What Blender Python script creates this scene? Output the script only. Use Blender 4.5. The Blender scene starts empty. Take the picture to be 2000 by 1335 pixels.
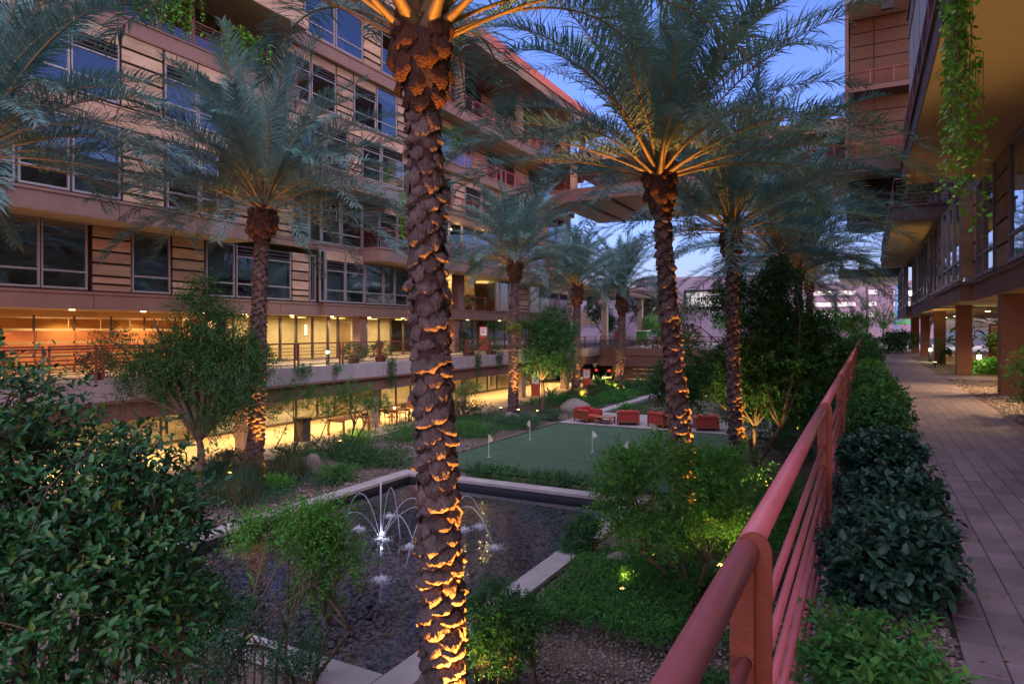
import bpy, math, random
import numpy as np
from mathutils import Vector, Matrix
R = math.radians
random.seed(7)
SC = bpy.context.scene
COL = SC.collection

# ------------------------------------------------------------------ camera, sky, sun, exposure
cam = bpy.data.cameras.new('camera')
cam_o = bpy.data.objects.new('camera', cam)
COL.objects.link(cam_o)
cam.sensor_width = 36.0
cam.lens = 36.0 * 1302 / 2000
cam.shift_y = -23.5 / 2000
cam.clip_start = 0.05
cam.clip_end = 3000
cam_o.location = (0, 0, 1.65)
cam_o.rotation_euler = (R(90), 0, math.atan(690 / 1302))
SC.camera = cam_o

world = bpy.data.worlds.new('World')
SC.world = world
world.use_nodes = True
wn = world.node_tree
wn.nodes.clear()
w_out = wn.nodes.new('ShaderNodeOutputWorld')
w_bg = wn.nodes.new('ShaderNodeBackground')
w_sky = wn.nodes.new('ShaderNodeTexSky')
w_sky.sky_type = 'NISHITA'
w_sky.sun_disc = False
w_sky.sun_elevation = R(6.0)
w_sky.sun_rotation = R(150)
w_sky.air_density = 1.0
w_sky.dust_density = 1.6
w_sky.ozone_density = 4.0
# violet cast of the dusk white balance
w_tint = wn.nodes.new('ShaderNodeMix')
w_tint.data_type = 'RGBA'
w_tint.blend_type = 'MULTIPLY'
w_tint.inputs[0].default_value = 1.0
w_tint.inputs[7].default_value = (1.16, 0.74, 1.06, 1)
wn.links.new(w_sky.outputs[0], w_tint.inputs[6])
wn.links.new(w_tint.outputs[2], w_bg.inputs[0])
w_bg.inputs[1].default_value = 0.105
wn.links.new(w_bg.outputs[0], w_out.inputs[0])

sun = bpy.data.lights.new('sun', 'SUN')  # added broad fill from overhead to lift the ambient light, not direct sunlight
sun.energy = 1.2
sun.angle = R(110)
sun.color = (0.92, 0.86, 1.0)
fill_sun_o = bpy.data.objects.new('sun', sun)
COL.objects.link(fill_sun_o)
fill_sun_o.rotation_euler = Vector((0.38, -0.25, 0.95)).to_track_quat('Z', 'Y').to_euler()

SC.view_settings.view_transform = 'Standard'
SC.view_settings.look = 'None'
SC.view_settings.exposure = 2.1
SC.view_settings.gamma = 1.0
SC.render.engine = 'CYCLES'
SC.cycles.max_bounces = 6
SC.cycles.diffuse_bounces = 3
SC.cycles.glossy_bounces = 3
SC.cycles.transmission_bounces = 4
SC.cycles.transparent_max_bounces = 12
SC.cycles.use_denoising = True
SC.cycles.sample_clamp_indirect = 4.0
SC.cycles.caustics_reflective = False
SC.cycles.caustics_refractive = False

# ------------------------------------------------------------------ materials
MATS = {}
def mat(name, col, rough=0.7, col2=None, nscale=3.0, stretch=(1, 1, 1), bump=0.0, bscale=20.0, metal=0.0, spec=0.5,
        island=0.0, objrand=0.0, translucent=0.0, hue=None):
    m = bpy.data.materials.new(name)
    m.use_nodes = True
    nt = m.node_tree
    N, L = nt.nodes, nt.links
    b = N['Principled BSDF']
    b.inputs['Roughness'].default_value = rough
    b.inputs['Metallic'].default_value = metal
    b.inputs['Specular IOR Level'].default_value = spec
    out = N['Material Output']
    geo = N.new('ShaderNodeNewGeometry')
    mp = N.new('ShaderNodeMapping')
    mp.inputs['Scale'].default_value = stretch
    L.new(geo.outputs['Position'], mp.inputs['Vector'])
    c = None
    if col2 is not None:
        nz = N.new('ShaderNodeTexNoise')
        nz.inputs['Scale'].default_value = nscale
        nz.inputs['Detail'].default_value = 6
        nz.inputs['Roughness'].default_value = 0.65
        L.new(mp.outputs[0], nz.inputs['Vector'])
        rp = N.new('ShaderNodeMapRange')
        rp.inputs[1].default_value = 0.32
        rp.inputs[2].default_value = 0.68
        L.new(nz.outputs['Fac'], rp.inputs[0])
        mx = N.new('ShaderNodeMix')
        mx.data_type = 'RGBA'
        mx.inputs[6].default_value = (*col, 1)
        mx.inputs[7].default_value = (*col2, 1)
        L.new(rp.outputs[0], mx.inputs[0])
        c = mx.outputs[2]
    if island or objrand:
        hs = N.new('ShaderNodeHueSaturation')
        if c is None:
            hs.inputs['Color'].default_value = (*col, 1)
        else:
            L.new(c, hs.inputs['Color'])
        src = geo.outputs['Random Per Island']
        amt = island
        if objrand:
            oi = N.new('ShaderNodeObjectInfo')
            amt = objrand
            if island:
                ad = N.new('ShaderNodeMath'); ad.operation = 'ADD'
                L.new(src, ad.inputs[0]); L.new(oi.outputs['Random'], ad.inputs[1])
                fr = N.new('ShaderNodeMath'); fr.operation = 'FRACT'
                L.new(ad.outputs[0], fr.inputs[0]); src = fr.outputs[0]
            else:
                src = oi.outputs['Random']
        mr = N.new('ShaderNodeMapRange')
        mr.inputs[3].default_value = 1 - amt
        mr.inputs[4].default_value = 1 + amt
        L.new(src, mr.inputs[0])
        L.new(mr.outputs[0], hs.inputs['Value'])
        if hue:
            m2 = N.new('ShaderNodeMath'); m2.operation = 'MULTIPLY'
            m2.inputs[1].default_value = 7.31
            L.new(src, m2.inputs[0])
            f2 = N.new('ShaderNodeMath'); f2.operation = 'FRACT'
            L.new(m2.outputs[0], f2.inputs[0])
            m3 = N.new('ShaderNodeMapRange')
            m3.inputs[3].default_value = 0.5 - hue
            m3.inputs[4].default_value = 0.5 + hue
            L.new(f2.outputs[0], m3.inputs[0])
            L.new(m3.outputs[0], hs.inputs['Hue'])
        c = hs.outputs[0]
    if c is None:
        b.inputs['Base Color'].default_value = (*col, 1)
    else:
        L.new(c, b.inputs['Base Color'])
    if bump:
        nb = N.new('ShaderNodeTexNoise')
        nb.inputs['Scale'].default_value = bscale
        nb.inputs['Detail'].default_value = 5
        L.new(mp.outputs[0], nb.inputs['Vector'])
        bm = N.new('ShaderNodeBump')
        bm.inputs['Strength'].default_value = bump
        bm.inputs['Distance'].default_value = 0.02 if bump < .85 else .05
        L.new(nb.outputs['Fac'], bm.inputs['Height'])
        L.new(bm.outputs[0], b.inputs['Normal'])
    if translucent:
        tr = N.new('ShaderNodeBsdfTranslucent')
        if c is None:
            tr.inputs[0].default_value = (*col, 1)
        else:
            L.new(c, tr.inputs[0])
        ms = N.new('ShaderNodeMixShader')
        ms.inputs[0].default_value = translucent
        L.new(b.outputs[0], ms.inputs[1]); L.new(tr.outputs[0], ms.inputs[2])
        L.new(ms.outputs[0], out.inputs[0])
    MATS[name] = m
    return m

def glassmat(name, tint, base, rough=0.02, bump=0.0, bscale=4.0, ior=1.5, wave=0.0):
    m = bpy.data.materials.new(name); m.use_nodes = True
    nt = m.node_tree; N, L = nt.nodes, nt.links
    N.clear()
    out = N.new('ShaderNodeOutputMaterial')
    t = N.new('ShaderNodeBsdfTransparent'); t.inputs[0].default_value = (*tint, 1)
    g = N.new('ShaderNodeBsdfGlossy'); g.inputs['Roughness'].default_value = rough
    g.inputs[0].default_value = (0.9, 0.92, 0.95, 1)
    f = N.new('ShaderNodeLayerWeight'); f.inputs[0].default_value = .5
    p5 = N.new('ShaderNodeMath'); p5.operation = 'POWER'; p5.inputs[1].default_value = 4.5
    L.new(f.outputs['Facing'], p5.inputs[0])
    f0 = ((ior - 1) / (ior + 1)) ** 2
    mr = N.new('ShaderNodeMapRange'); mr.inputs[3].default_value = f0; mr.inputs[4].default_value = 1.0
    L.new(p5.outputs[0], mr.inputs[0])
    a = N.new('ShaderNodeMath'); a.operation = 'ADD'; a.use_clamp = True
    a.inputs[1].default_value = base
    L.new(mr.outputs[0], a.inputs[0])
    mx = N.new('ShaderNodeMixShader')
    L.new(a.outputs[0], mx.inputs[0]); L.new(t.outputs[0], mx.inputs[1]); L.new(g.outputs[0], mx.inputs[2])
    L.new(mx.outputs[0], out.inputs[0])
    if bump:
        geo = N.new('ShaderNodeNewGeometry')
        nb = N.new('ShaderNodeTexNoise'); nb.inputs['Scale'].default_value = bscale; nb.inputs['Detail'].default_value = 3
        L.new(geo.outputs['Position'], nb.inputs['Vector'])
        bm = N.new('ShaderNodeBump'); bm.inputs['Strength'].default_value = bump; bm.inputs['Distance'].default_value = 0.02
        L.new(nb.outputs['Fac'], bm.inputs['Height'])
        L.new(bm.outputs[0], g.inputs['Normal']); L.new(bm.outputs[0], f.inputs['Normal'])
    MATS[name] = m
    return m

def emit(name, col, s):
    m = bpy.data.materials.new(name); m.use_nodes = True
    b = m.node_tree.nodes['Principled BSDF']
    b.inputs['Base Color'].default_value = (0.8, 0.8, 0.8, 1)
    b.inputs['Emission Color'].default_value = (*col, 1)
    b.inputs['Emission Strength'].default_value = s
    MATS[name] = m
    return m

M = MATS
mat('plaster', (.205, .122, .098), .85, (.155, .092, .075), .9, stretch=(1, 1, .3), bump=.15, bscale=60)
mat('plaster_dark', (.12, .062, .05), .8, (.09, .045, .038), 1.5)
mat('beam', (.21, .11, .085), .85, (.17, .09, .07), 1.0, bump=.15, bscale=50)
mat('concrete', (.40, .35, .36), .85, (.30, .26, .27), 1.6, stretch=(1, 1, .35), bump=.25, bscale=25)
mat('sandstone', (.40, .27, .18), .8, (.24, .145, .085), 1.3, stretch=(.5, .5, 2.6), bump=.1, bscale=30, objrand=.3, hue=.012)
mat('backing', (.03, .022, .02), .9)
mat('soffit', (.46, .34, .22), .9, (.42, .31, .2), .8)
mat('pale_soffit', (.5, .43, .37), .9)
mat('frame', (.27, .25, .26), .45, metal=.3)
mat('bronze', (.10, .075, .06), .5, metal=.4)
mat('louver', (.06, .05, .055), .5, metal=.3)
mat('shade', (.17, .23, .24), .9, (.13, .18, .19), .7)
mat('blind', (.30, .25, .22), .9)
mat('interior', (.36, .27, .18), .9, (.25, .18, .12), .6)
mat('lobby_wall', (.62, .50, .30), .85, (.5, .38, .22), .5)
mat('lobby_floor', (.4, .32, .22), .5)
mat('roof_red', (.45, .12, .08), .8)
mat('amber_panel', (.62, .36, .08), .55, (.5, .26, .05), 3.0, stretch=(1, .7, 2), objrand=.1, translucent=.6)
mat('orange_panel', (.75, .36, .13), .55, (.62, .26, .08), 2.5, stretch=(1, .7, 2), objrand=.1, translucent=.6)
mat('wood_slat', (.34, .2, .09), .6, (.25, .14, .06), 6, stretch=(.3, .3, 4))
mat('redwood', (.30, .085, .035), .5, (.22, .055, .022), 8, stretch=(1, 1, 4), bump=.1)
mat('teak', (.38, .17, .06), .5, (.28, .12, .04), 8, bump=.1)
mat('red_cushion', (.42, .045, .04), .85, (.34, .03, .03), 6, bump=.2, bscale=80)
mat('rail_post', (.22, .06, .03), .5, (.16, .04, .022), 7.0, bump=.15, bscale=60)
mat('wing_brown', (.085, .042, .02), .85, (.06, .03, .016), 1.0)
mat('column_brown', (.23, .12, .065), .8, (.18, .09, .045), 1.5, bump=.15, bscale=40)
mat('rail_red', (.50, .135, .165), .42, (.40, .10, .125), 2.2, bump=.08, bscale=90, spec=.5)
mat('rail_dark', (.2, .045, .035), .5)
mat('paver', (.235, .175, .20), .8, (.13, .095, .11), 1.6, bump=.35, bscale=35, objrand=.2, hue=.02)
mat('paver_joint', (.05, .04, .04), .95)
mat('soil', (.085, .058, .045), .95, (.15, .11, .09), 4, bump=.6, bscale=30)
mat('garden_soil', (.14, .105, .08), .95, (.095, .065, .055), 2.2, bump=.7, bscale=28)
mat('terrace', (.40, .30, .19), .85, (.32, .23, .14), 1.3, bump=.2, bscale=40)
mat('patio', (.34, .29, .30), .8, (.27, .22, .23), 2)
mat('turf', (.050, .105, .055), .95, (.030, .066, .038), 1.1, bump=.7, bscale=160)
mat('asphalt', (.06, .055, .06), .9, (.045, .04, .045), .3)
mat('pebble', (.12, .10, .09), .35, island=.85, hue=.07)
mat('gravel', (.20, .15, .14), .7, island=.6, hue=.04)
mat('pool_floor', (.03, .028, .035), .7)
mat('rock', (.27, .22, .2), .85, (.18, .14, .13), 3, bump=.6, bscale=12)
mat('bark', (.12, .085, .065), .9, (.075, .05, .04), 9, stretch=(1, 1, .3), bump=.5, bscale=30)
mat('twig', (.17, .11, .07), .85, (.11, .07, .05), 9)
mat('trunk_core', (.07, .045, .04), .95, (.035, .022, .02), 7, bump=.8, bscale=25)
mat('leaf_base', (.165, .125, .115), .9, (.07, .048, .045), 14, stretch=(1, 1, .5), bump=.9, bscale=35, objrand=.22)
mat('fibre', (.10, .042, .02), .95, (.045, .02, .012), 12, bump=1.0, bscale=40, objrand=.3)
mat('frond', (.105, .23, .215), .5, (.075, .165, .155), 2, objrand=.25, translucent=.18, spec=.4)
mat('rachis', (.22, .165, .08), .55, (.16, .13, .07), 3)
mat('dead_frond', (.2, .13, .06), .9)
mat('leaf_dark', (.042, .135, .040), .6, island=.4, hue=.025, translucent=.22, spec=.12)
mat('leaf_hedge', (.026, .075, .05), .32, island=.45, hue=.02, translucent=.15, spec=.25)
mat('leaf_mid', (.066, .21, .045), .6, island=.4, hue=.03, translucent=.28, spec=.12)
mat('leaf_light', (.11, .30, .05), .6, island=.38, hue=.03, translucent=.32, spec=.12)
mat('leaf_blue', (.046, .115, .06), .6, island=.4, hue=.02, translucent=.2, spec=.12)
mat('leaf_gloss', (.030, .12, .04), .3, island=.55, hue=.035, translucent=.2, spec=.32)
mat('leaf_gloss_new', (.10, .19, .03), .32, island=.35, hue=.03, translucent=.35, spec=.5)
mat('leaf_olive', (.075, .085, .045), .6, island=.35, hue=.03, translucent=.2, spec=.12)
mat('leaf_vine', (.12, .32, .035), .4, island=.45, hue=.03, translucent=.4)
mat('flower', (.5, .06, .1), .7, island=.3)
mat('far_wall', (.36, .26, .31), .9, (.32, .23, .28), .2)
mat('white_paint', (.75, .74, .72), .5)
mat('kiosk_red', (.50, .07, .03), .45)
mat('black_metal', (.025, .025, .028), .4, metal=.3)
mat('car_black', (.02, .02, .025), .2)
mat('green_panel', (.05, .22, .04), .5)
mat('rubber', (.02, .02, .02), .8)
mat('yellow_flag', (.7, .62, .3), .8)
mat('foam', (.8, .82, .9), .4, translucent=.4)
mat('water_jet', (.62, .65, .74), .2, translucent=.6)
mat('ink', (.03, .03, .035), .7)
mat('blue_paint', (.08, .4, .75), .6)
glassmat('glass', (.72, .76, .78), .15)
glassmat('glass_clear', (.9, .9, .88), .02)
glassmat('water', (.62, .66, .80), .12, rough=.08, bump=.22, bscale=4, ior=1.33)
emit('lamp_warm', (1.0, .72, .35), 1.6)
emit('lamp_orange', (1.0, .42, .08), 7)
emit('lamp_white', (.9, .95, 1.0), .8)
emit('lamp_amber', (1.0, .66, .22), 1.2)
emit('lit_strip', (1.0, .84, .30), .05)
emit('lit_window', (1.0, .84, .38), .06)
emit('tail_red', (1, .03, .02), .25)
emit('exit_green', (.2, 1, .25), .8)

# ------------------------------------------------------------------ mesh and object helpers
WL = {}
LAMPS = .85
def link(o, parent=None, local=False):
    COL.objects.link(o)
    if parent is not None:
        o.parent = parent
        if not local:
            o.location = Vector(o.location) - WL.get(parent.name, Vector((0, 0, 0)))
    return o

def thing(name, label, cat, loc=(0, 0, 0), group=None, rotz=0.0, kind=None):
    o = bpy.data.objects.new(name, None)
    o.empty_display_size = .2
    o.location = loc
    o.rotation_euler = (0, 0, rotz)
    COL.objects.link(o)
    tag(o, label, cat, group, kind)
    WL[o.name] = Vector(loc)
    return o

def tag(o, label=None, cat=None, group=None, kind=None):
    if label: o['label'] = label
    if cat: o['category'] = cat
    if group: o['group'] = group
    if kind: o['kind'] = kind
    return o

def mesh_np(name, V, F, m, smooth=False):
    """V (n,3); F list of int arrays, each (k,3) or (k,4)."""
    me = bpy.data.meshes.new(name)
    V = np.asarray(V, dtype=np.float32).reshape(-1, 3)
    F = [np.asarray(f, dtype=np.int32) for f in F if len(f)]
    loops = np.concatenate([f.ravel() for f in F])
    sizes = np.concatenate([np.full(len(f), f.shape[1], dtype=np.int32) for f in F])
    starts = np.concatenate(([0], np.cumsum(sizes)[:-1])).astype(np.int32)
    me.vertices.add(len(V)); me.vertices.foreach_set('co', V.ravel())
    me.loops.add(len(loops)); me.loops.foreach_set('vertex_index', loops)
    me.polygons.add(len(sizes)); me.polygons.foreach_set('loop_start', starts)
    me.polygons.foreach_set('loop_total', sizes)
    if smooth:
        me.polygons.foreach_set('use_smooth', np.ones(len(sizes), dtype=bool))
    me.update(calc_edges=True)
    if isinstance(m, (list, tuple)):
        for q in m: me.materials.append(M[q])
    else:
        me.materials.append(M[m])
    return me

class MB:
    def __init__(s):
        s.v = []; s.f = []
    def add(s, vs, fs):
        n = len(s.v); s.v += [tuple(q) for q in vs]; s.f += [tuple(i + n for i in f) for f in fs]
        return s
    def box(s, x0, x1, y0, y1, z0, z1):
        return s.add([(x0, y0, z0), (x1, y0, z0), (x1, y1, z0), (x0, y1, z0), (x0, y0, z1), (x1, y0, z1), (x1, y1, z1), (x0, y1, z1)],
                     [(0, 3, 2, 1), (4, 5, 6, 7), (0, 1, 5, 4), (1, 2, 6, 5), (2, 3, 7, 6), (3, 0, 4, 7)])
    def bbox(s, x0, x1, y0, y1, z0, z1, b=.01):
        """box with chamfered top edges"""
        return s.add([(x0, y0, z0), (x1, y0, z0), (x1, y1, z0), (x0, y1, z0), (x0, y0, z1 - b), (x1, y0, z1 - b), (x1, y1, z1 - b), (x0, y1, z1 - b),
                      (x0 + b, y0 + b, z1), (x1 - b, y0 + b, z1), (x1 - b, y1 - b, z1), (x0 + b, y1 - b, z1)],
                     [(0, 3, 2, 1), (8, 9, 10, 11), (0, 1, 5, 4), (1, 2, 6, 5), (2, 3, 7, 6), (3, 0, 4, 7), (4, 5, 9, 8), (5, 6, 10, 9), (6, 7, 11, 10), (7, 4, 8, 11)])
    def cyl(s, x, y, z0, z1, r, n=12, r2=None):
        r2 = r if r2 is None else r2
        a = [2 * math.pi * i / n for i in range(n)]
        vs = [(x + r * math.cos(t), y + r * math.sin(t), z0) for t in a] + [(x + r2 * math.cos(t), y + r2 * math.sin(t), z1) for t in a]
        fs = [(i, (i + 1) % n, n + (i + 1) % n, n + i) for i in range(n)] + [tuple(range(n - 1, -1, -1)), tuple(range(n, 2 * n))]
        return s.add(vs, fs)
    def tube(s, pts, rad, n=6, cap=True):
        pts = [Vector(p) for p in pts]
        if not hasattr(rad, '__len__'): rad = [rad] * len(pts)
        vs = []; fs = []
        ref = Vector((0.31, 0.23, 0.92))
        for i, p in enumerate(pts):
            t = (pts[min(i + 1, len(pts) - 1)] - pts[max(i - 1, 0)]).normalized()
            u = t.cross(ref)
            if u.length < .1: u = t.cross(Vector((1, 0, 0)))
            u.normalize(); w = t.cross(u)
            for k in range(n):
                a = 2 * math.pi * k / n
                vs.append(p + (u * math.cos(a) + w * math.sin(a)) * rad[i])
        for i in range(len(pts) - 1):
            for k in range(n):
                fs.append((i * n + k, i * n + (k + 1) % n, (i + 1) * n + (k + 1) % n, (i + 1) * n + k))
        if cap:
            fs += [tuple(range(n - 1, -1, -1)), tuple(range((len(pts) - 1) * n, len(pts) * n))]
        return s.add(vs, fs)
    def prism(s, poly, axis, a, b):
        """polygon (u,v) extruded along axis from a to b; axis 0: (y,z), 1: (x,z), 2: (x,y)"""
        n = len(poly)
        def pt(q, t):
            return (t, q[0], q[1]) if axis == 0 else (q[0], t, q[1]) if axis == 1 else (q[0], q[1], t)
        vs = [pt(q, a) for q in poly] + [pt(q, b) for q in poly]
        fs = [(i, (i + 1) % n, n + (i + 1) % n, n + i) for i in range(n)] + [tuple(range(n - 1, -1, -1)), tuple(range(n, 2 * n))]
        return s.add(vs, fs)
    def mesh(s, name, m, smooth=False):
        me = bpy.data.meshes.new(name)
        me.from_pydata(s.v, [], s.f)
        me.materials.append(M[m])
        if smooth:
            me.polygons.foreach_set('use_smooth', np.ones(len(me.polygons), dtype=bool))
        me.update()
        return me
    def build(s, name, m, parent=None, smooth=False, local=False):
        o = bpy.data.objects.new(name, s.mesh(name, m, smooth))
        link(o, parent, local)
        return o

CUBES = {}
def bp(name, x0, x1, y0, y1, z0, z1, m, parent=None):
    """one box object on a mesh shared by every box of that material"""
    if m not in CUBES:
        CUBES[m] = MB().box(-.5, .5, -.5, .5, -.5, .5).mesh('unit_block_' + m, m)
    o = bpy.data.objects.new(name, CUBES[m])
    o.location = ((x0 + x1) / 2, (y0 + y1) / 2, (z0 + z1) / 2)
    o.scale = (abs(x1 - x0), abs(y1 - y0), abs(z1 - z0))
    return link(o, parent)

def inst(name, me, loc, parent=None, rot=(0, 0, 0), scale=(1, 1, 1), local=False):
    o = bpy.data.objects.new(name, me)
    o.location = loc; o.rotation_euler = rot
    o.scale = scale if hasattr(scale, '__len__') else (scale,) * 3
    return link(o, parent, local)

def structure(o, label=None):
    o['kind'] = 'structure'
    return o

def copy_tree(o, parent=None):
    c = o.copy(); COL.objects.link(c)
    if parent is not None: c.parent = parent
    for ch in list(o.children): copy_tree(ch, c)
    return c

def lamp(name, kind, loc, energy, col, parent=None, **kw):
    l = bpy.data.lights.new(name, kind)
    l.energy = energy * LAMPS; l.color = col
    for k, v in kw.items():
        if k != 'aim': setattr(l, k, v)
    o = bpy.data.objects.new(name, l)
    o.location = loc
    if 'aim' in kw:
        o.rotation_euler = (Vector(kw['aim']) - Vector(loc)).to_track_quat('-Z', 'Y').to_euler()
    link(o, parent)
    return o

# ------------------------------------------------------------------ foliage
def unit(a):
    return a / np.maximum(np.linalg.norm(a, axis=-1, keepdims=True), 1e-6)

def leaf_geo(P, D, U, Ln, Wd, lod=0, droop=.25):
    n = len(P)
    D = unit(D); S = unit(np.cross(D, U)); N = np.cross(S, D)
    Ln = np.asarray(Ln).reshape(-1, 1) * np.ones((n, 1)); Wd = np.asarray(Wd).reshape(-1, 1) * np.ones((n, 1))
    if lod == 0:
        V = np.stack([P, P + D * Ln * .45 + S * Wd * .5 + N * Wd * .18, P + D * Ln - N * Ln * droop * .5, P + D * Ln * .45 - S * Wd * .5 + N * Wd * .18], 1)
        b = np.arange(n)[:, None] * 4
        return V.reshape(-1, 3), [b + np.array([[0, 2, 1]]), b + np.array([[0, 3, 2]])]
    q = lambda t, s, h: P + D * Ln * t + S * Wd * s + N * (Wd * h - Ln * droop * t * t)
    V = np.stack([P, q(.3, .42, .14), q(.3, 0, 0), q(.3, -.42, .14), q(.68, .38, .12), q(.68, 0, 0), q(.68, -.38, .12), q(1, 0, 0)], 1)
    b = np.arange(n)[:, None] * 8
    T = [b + np.array([[0, 2, 1]]), b + np.array([[0, 3, 2]]), b + np.array([[4, 5, 7]]), b + np.array([[5, 6, 7]])]
    Q = [b + np.array([[1, 2, 5, 4]]), b + np.array([[2, 3, 6, 5]])]
    return V.reshape(-1, 3), T + Q

def gapnoise(P, f, ph):
    return (np.sin(P[:, 0] * f + ph) + np.sin(P[:, 1] * f * 1.13 + 1.7 * ph) + np.sin(P[:, 2] * f * 1.31 + 2.3 * ph) +
            .6 * np.sin((P[:, 0] + P[:, 1] - P[:, 2]) * f * 1.9 + ph)) / 3.6

def twigs(blobs, n, rng, shell=.45, up=.5, gaps=.0, gf=3.0):
    B = np.array(blobs, dtype=float)
    w = (B[:, 3] * B[:, 4] * B[:, 5]) ** .7; w /= w.sum()
    idx = rng.choice(len(B), n, p=w)
    d = unit(rng.normal(size=(n, 3)))
    r = shell + (1 - shell) * rng.random((n, 1)) ** .6
    P = B[idx, :3] + d * r * B[idx, 3:6]
    D = unit(d * B[idx, 3:6].max(1, keepdims=True) / B[idx, 3:6] * .6 + rng.normal(size=(n, 3)) * .55 + np.array([0, 0, up]))
    if gaps:
        k = gapnoise(P, gf, rng.random() * 6) > gaps - .62
        P, D = P[k], D[k]
    return P, D

def twig_leaves(P, D, k, tl, Ln, Wd, rng, lod=0, droop=.25, spread=.9):
    n = len(P)
    A = unit(np.cross(D, rng.normal(size=(n, 3)))); Bv = np.cross(D, A)
    t = np.linspace(.12, 1, k)
    allP, allD, allU, allL = [], [], [], []
    L0 = tl * (0.6 + .8 * rng.random((n, 1)))
    ph = rng.random((n, 1)) * 6.28
    for i, ti in enumerate(t):
        a = ph + i * 2.4
        side = A * np.cos(a) + Bv * np.sin(a)
        p = P + D * L0 * ti - np.array([0, 0, 1]) * L0 * ti * ti * .25
        dd = unit(D * (.45 + .5 * ti) + side * spread + rng.normal(size=(n, 3)) * .2)
        allP.append(p); allD.append(dd)
        allU.append(unit(np.array([0, 0, 1.0]) + D * .4 + rng.normal(size=(n, 3)) * .35))
        allL.append(Ln * (.65 + .6 * rng.random((n, 1))))
    P2 = np.concatenate(allP); D2 = np.concatenate(allD); U2 = np.concatenate(allU); L2 = np.concatenate(allL)
    return leaf_geo(P2, D2, U2, L2, L2 * (Wd / Ln), lod, droop), (P2, D2, U2, L2)

def foliage(name, blobs, n, k, tl, Ln, Wd, m, parent, seed, lod=0, shell=.45, up=.5, gaps=0, gf=3.0, zmin=None, droop=.25, kind=None):
    rng = np.random.default_rng(seed)
    P, D = twigs(blobs, n, rng, shell, up, gaps, gf)
    if zmin is not None:
        q = P[:, 2] > zmin; P, D = P[q], D[q]
    (V, F), _ = twig_leaves(P, D, k, tl, Ln, Wd, rng, lod, droop)
    o = bpy.data.objects.new(name, mesh_np(name, V, F, m))
    if kind: o['kind'] = kind
    link(o, parent)
    return o, P

def curve(a, b, bend, rng, n=6):
    a = Vector(a); b = Vector(b)
    off = Vector(rng.normal(size=3) * bend * (b - a).length)
    return [a.lerp(b, i / n) + off * math.sin(math.pi * i / n) + Vector((0, 0, 1)) * (0.12 * (b - a).length * math.sin(math.pi * i / n)) for i in range(n + 1)]

def tree(name, label, cat, base, blobs, m, seed, n=900, k=8, tl=.35, Ln=.09, Wd=.045, stems=1, r0=.09, fork=.35, lod=0, gaps=.25, gf=2.5, shell=.3,
         bark='bark', twig_n=60, group=None, up=.3, lean=(0, 0), droop=.25):
    rng = np.random.default_rng(seed)
    t = thing(name, label, cat, base, group)
    cr, P = foliage('crown', blobs, n, k, tl, Ln, Wd, m, t, seed + 1, lod, shell, up, gaps, gf, droop=droop)
    b = MB()
    base = Vector(base)
    B = sorted(blobs, key=lambda q: q[0] * .7 + q[1] * .7)
    top = Vector(np.mean(np.array([q[:3] for q in blobs]), 0))
    forks = []
    for s in range(stems):
        tgt = base.lerp(top, fork) + Vector((rng.normal() * .12, rng.normal() * .12, 0)) * stems + Vector((lean[0], lean[1], 0))
        st = base + Vector((rng.normal() * .05, rng.normal() * .05, -.1)) * (1 if stems == 1 else 2.0)
        pts = curve(st, tgt, .05, rng)
        b.tube(pts, [r0 * (1.15 - .45 * i / 6) / (stems ** .4) for i in range(7)], 7)
        forks.append((tgt, r0 * .7 / (stems ** .4)))
    ends = []
    for i, q in enumerate(B):
        fk, fr = forks[i % len(forks)]
        c = Vector(q[:3]) + Vector((0, 0, q[5] * .2))
        pts = curve(fk, c, .06, rng)
        b.tube(pts, [fr * (1 - .75 * j / 6) for j in range(7)], 6)
        ends.append((pts, fr))
    for i in rng.choice(len(P), min(twig_n, len(P)), replace=False):
        p = Vector(P[i])
        best = min(((q, f) for pts, f in ends for q in pts[2:]), key=lambda z: (z[0] - p).length)
        b.tube(curve(best[0], p, .06, rng, 4), [best[1] * .28 * (1 - .7 * j / 4) for j in range(5)], 4, cap=False)
    b.build('trunk', bark, t, smooth=True)
    return t

def shrub(name, label, blobs, m, seed, n=350, k=7, tl=.2, Ln=.07, Wd=.04, lod=0, group=None, cat='shrub', stems=7, shell=.35, up=.6, gaps=.1, gf=4, bark='twig', droop=.25, ground=None, r=.012):
    cx = sum(q[0] for q in blobs) / len(blobs); cy = sum(q[1] for q in blobs) / len(blobs)
    gz = ground if ground is not None else min(q[2] - q[5] * .9 for q in blobs)
    t = thing(name, label, cat, (cx, cy, gz), group)
    fo, P = foliage('foliage', blobs, n, k, tl, Ln, Wd, m, t, seed, lod, shell, up, gaps, gf, zmin=gz + .02, droop=droop)
    rng = np.random.default_rng(seed + 5)
    b = MB()
    for i in rng.choice(len(P), min(stems, len(P)), replace=False):
        p = Vector(P[i]); q = min(blobs, key=lambda z: (Vector(z[:3]) - p).length)
        b.tube(curve((q[0] + rng.normal() * .06, q[1] + rng.normal() * .06, gz - .03), p, .08, rng, 5), [r * (1.1 - .7 * j / 5) for j in range(6)], 5, cap=False)
    b.build('stem', bark, t, smooth=True)
    return t

# ------------------------------------------------------------------ ground, court, pool, paths
GZ = -3.1
def sheet(name, rects, z, m, kind='structure'):
    b = MB()
    for x0, x1, y0, y1 in rects:
        b.add([(x0, y0, z), (x1, y0, z), (x1, y1, z), (x0, y1, z)], [(0, 1, 2, 3)])
    o = b.build(name, m)
    o['kind'] = kind
    return o

sheet('ground', [(-1500, 1500, 58, 2500), (-.22, 400, -60, 58), (-1500, -26.4, -60, 58)], -.03, 'asphalt')
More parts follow.
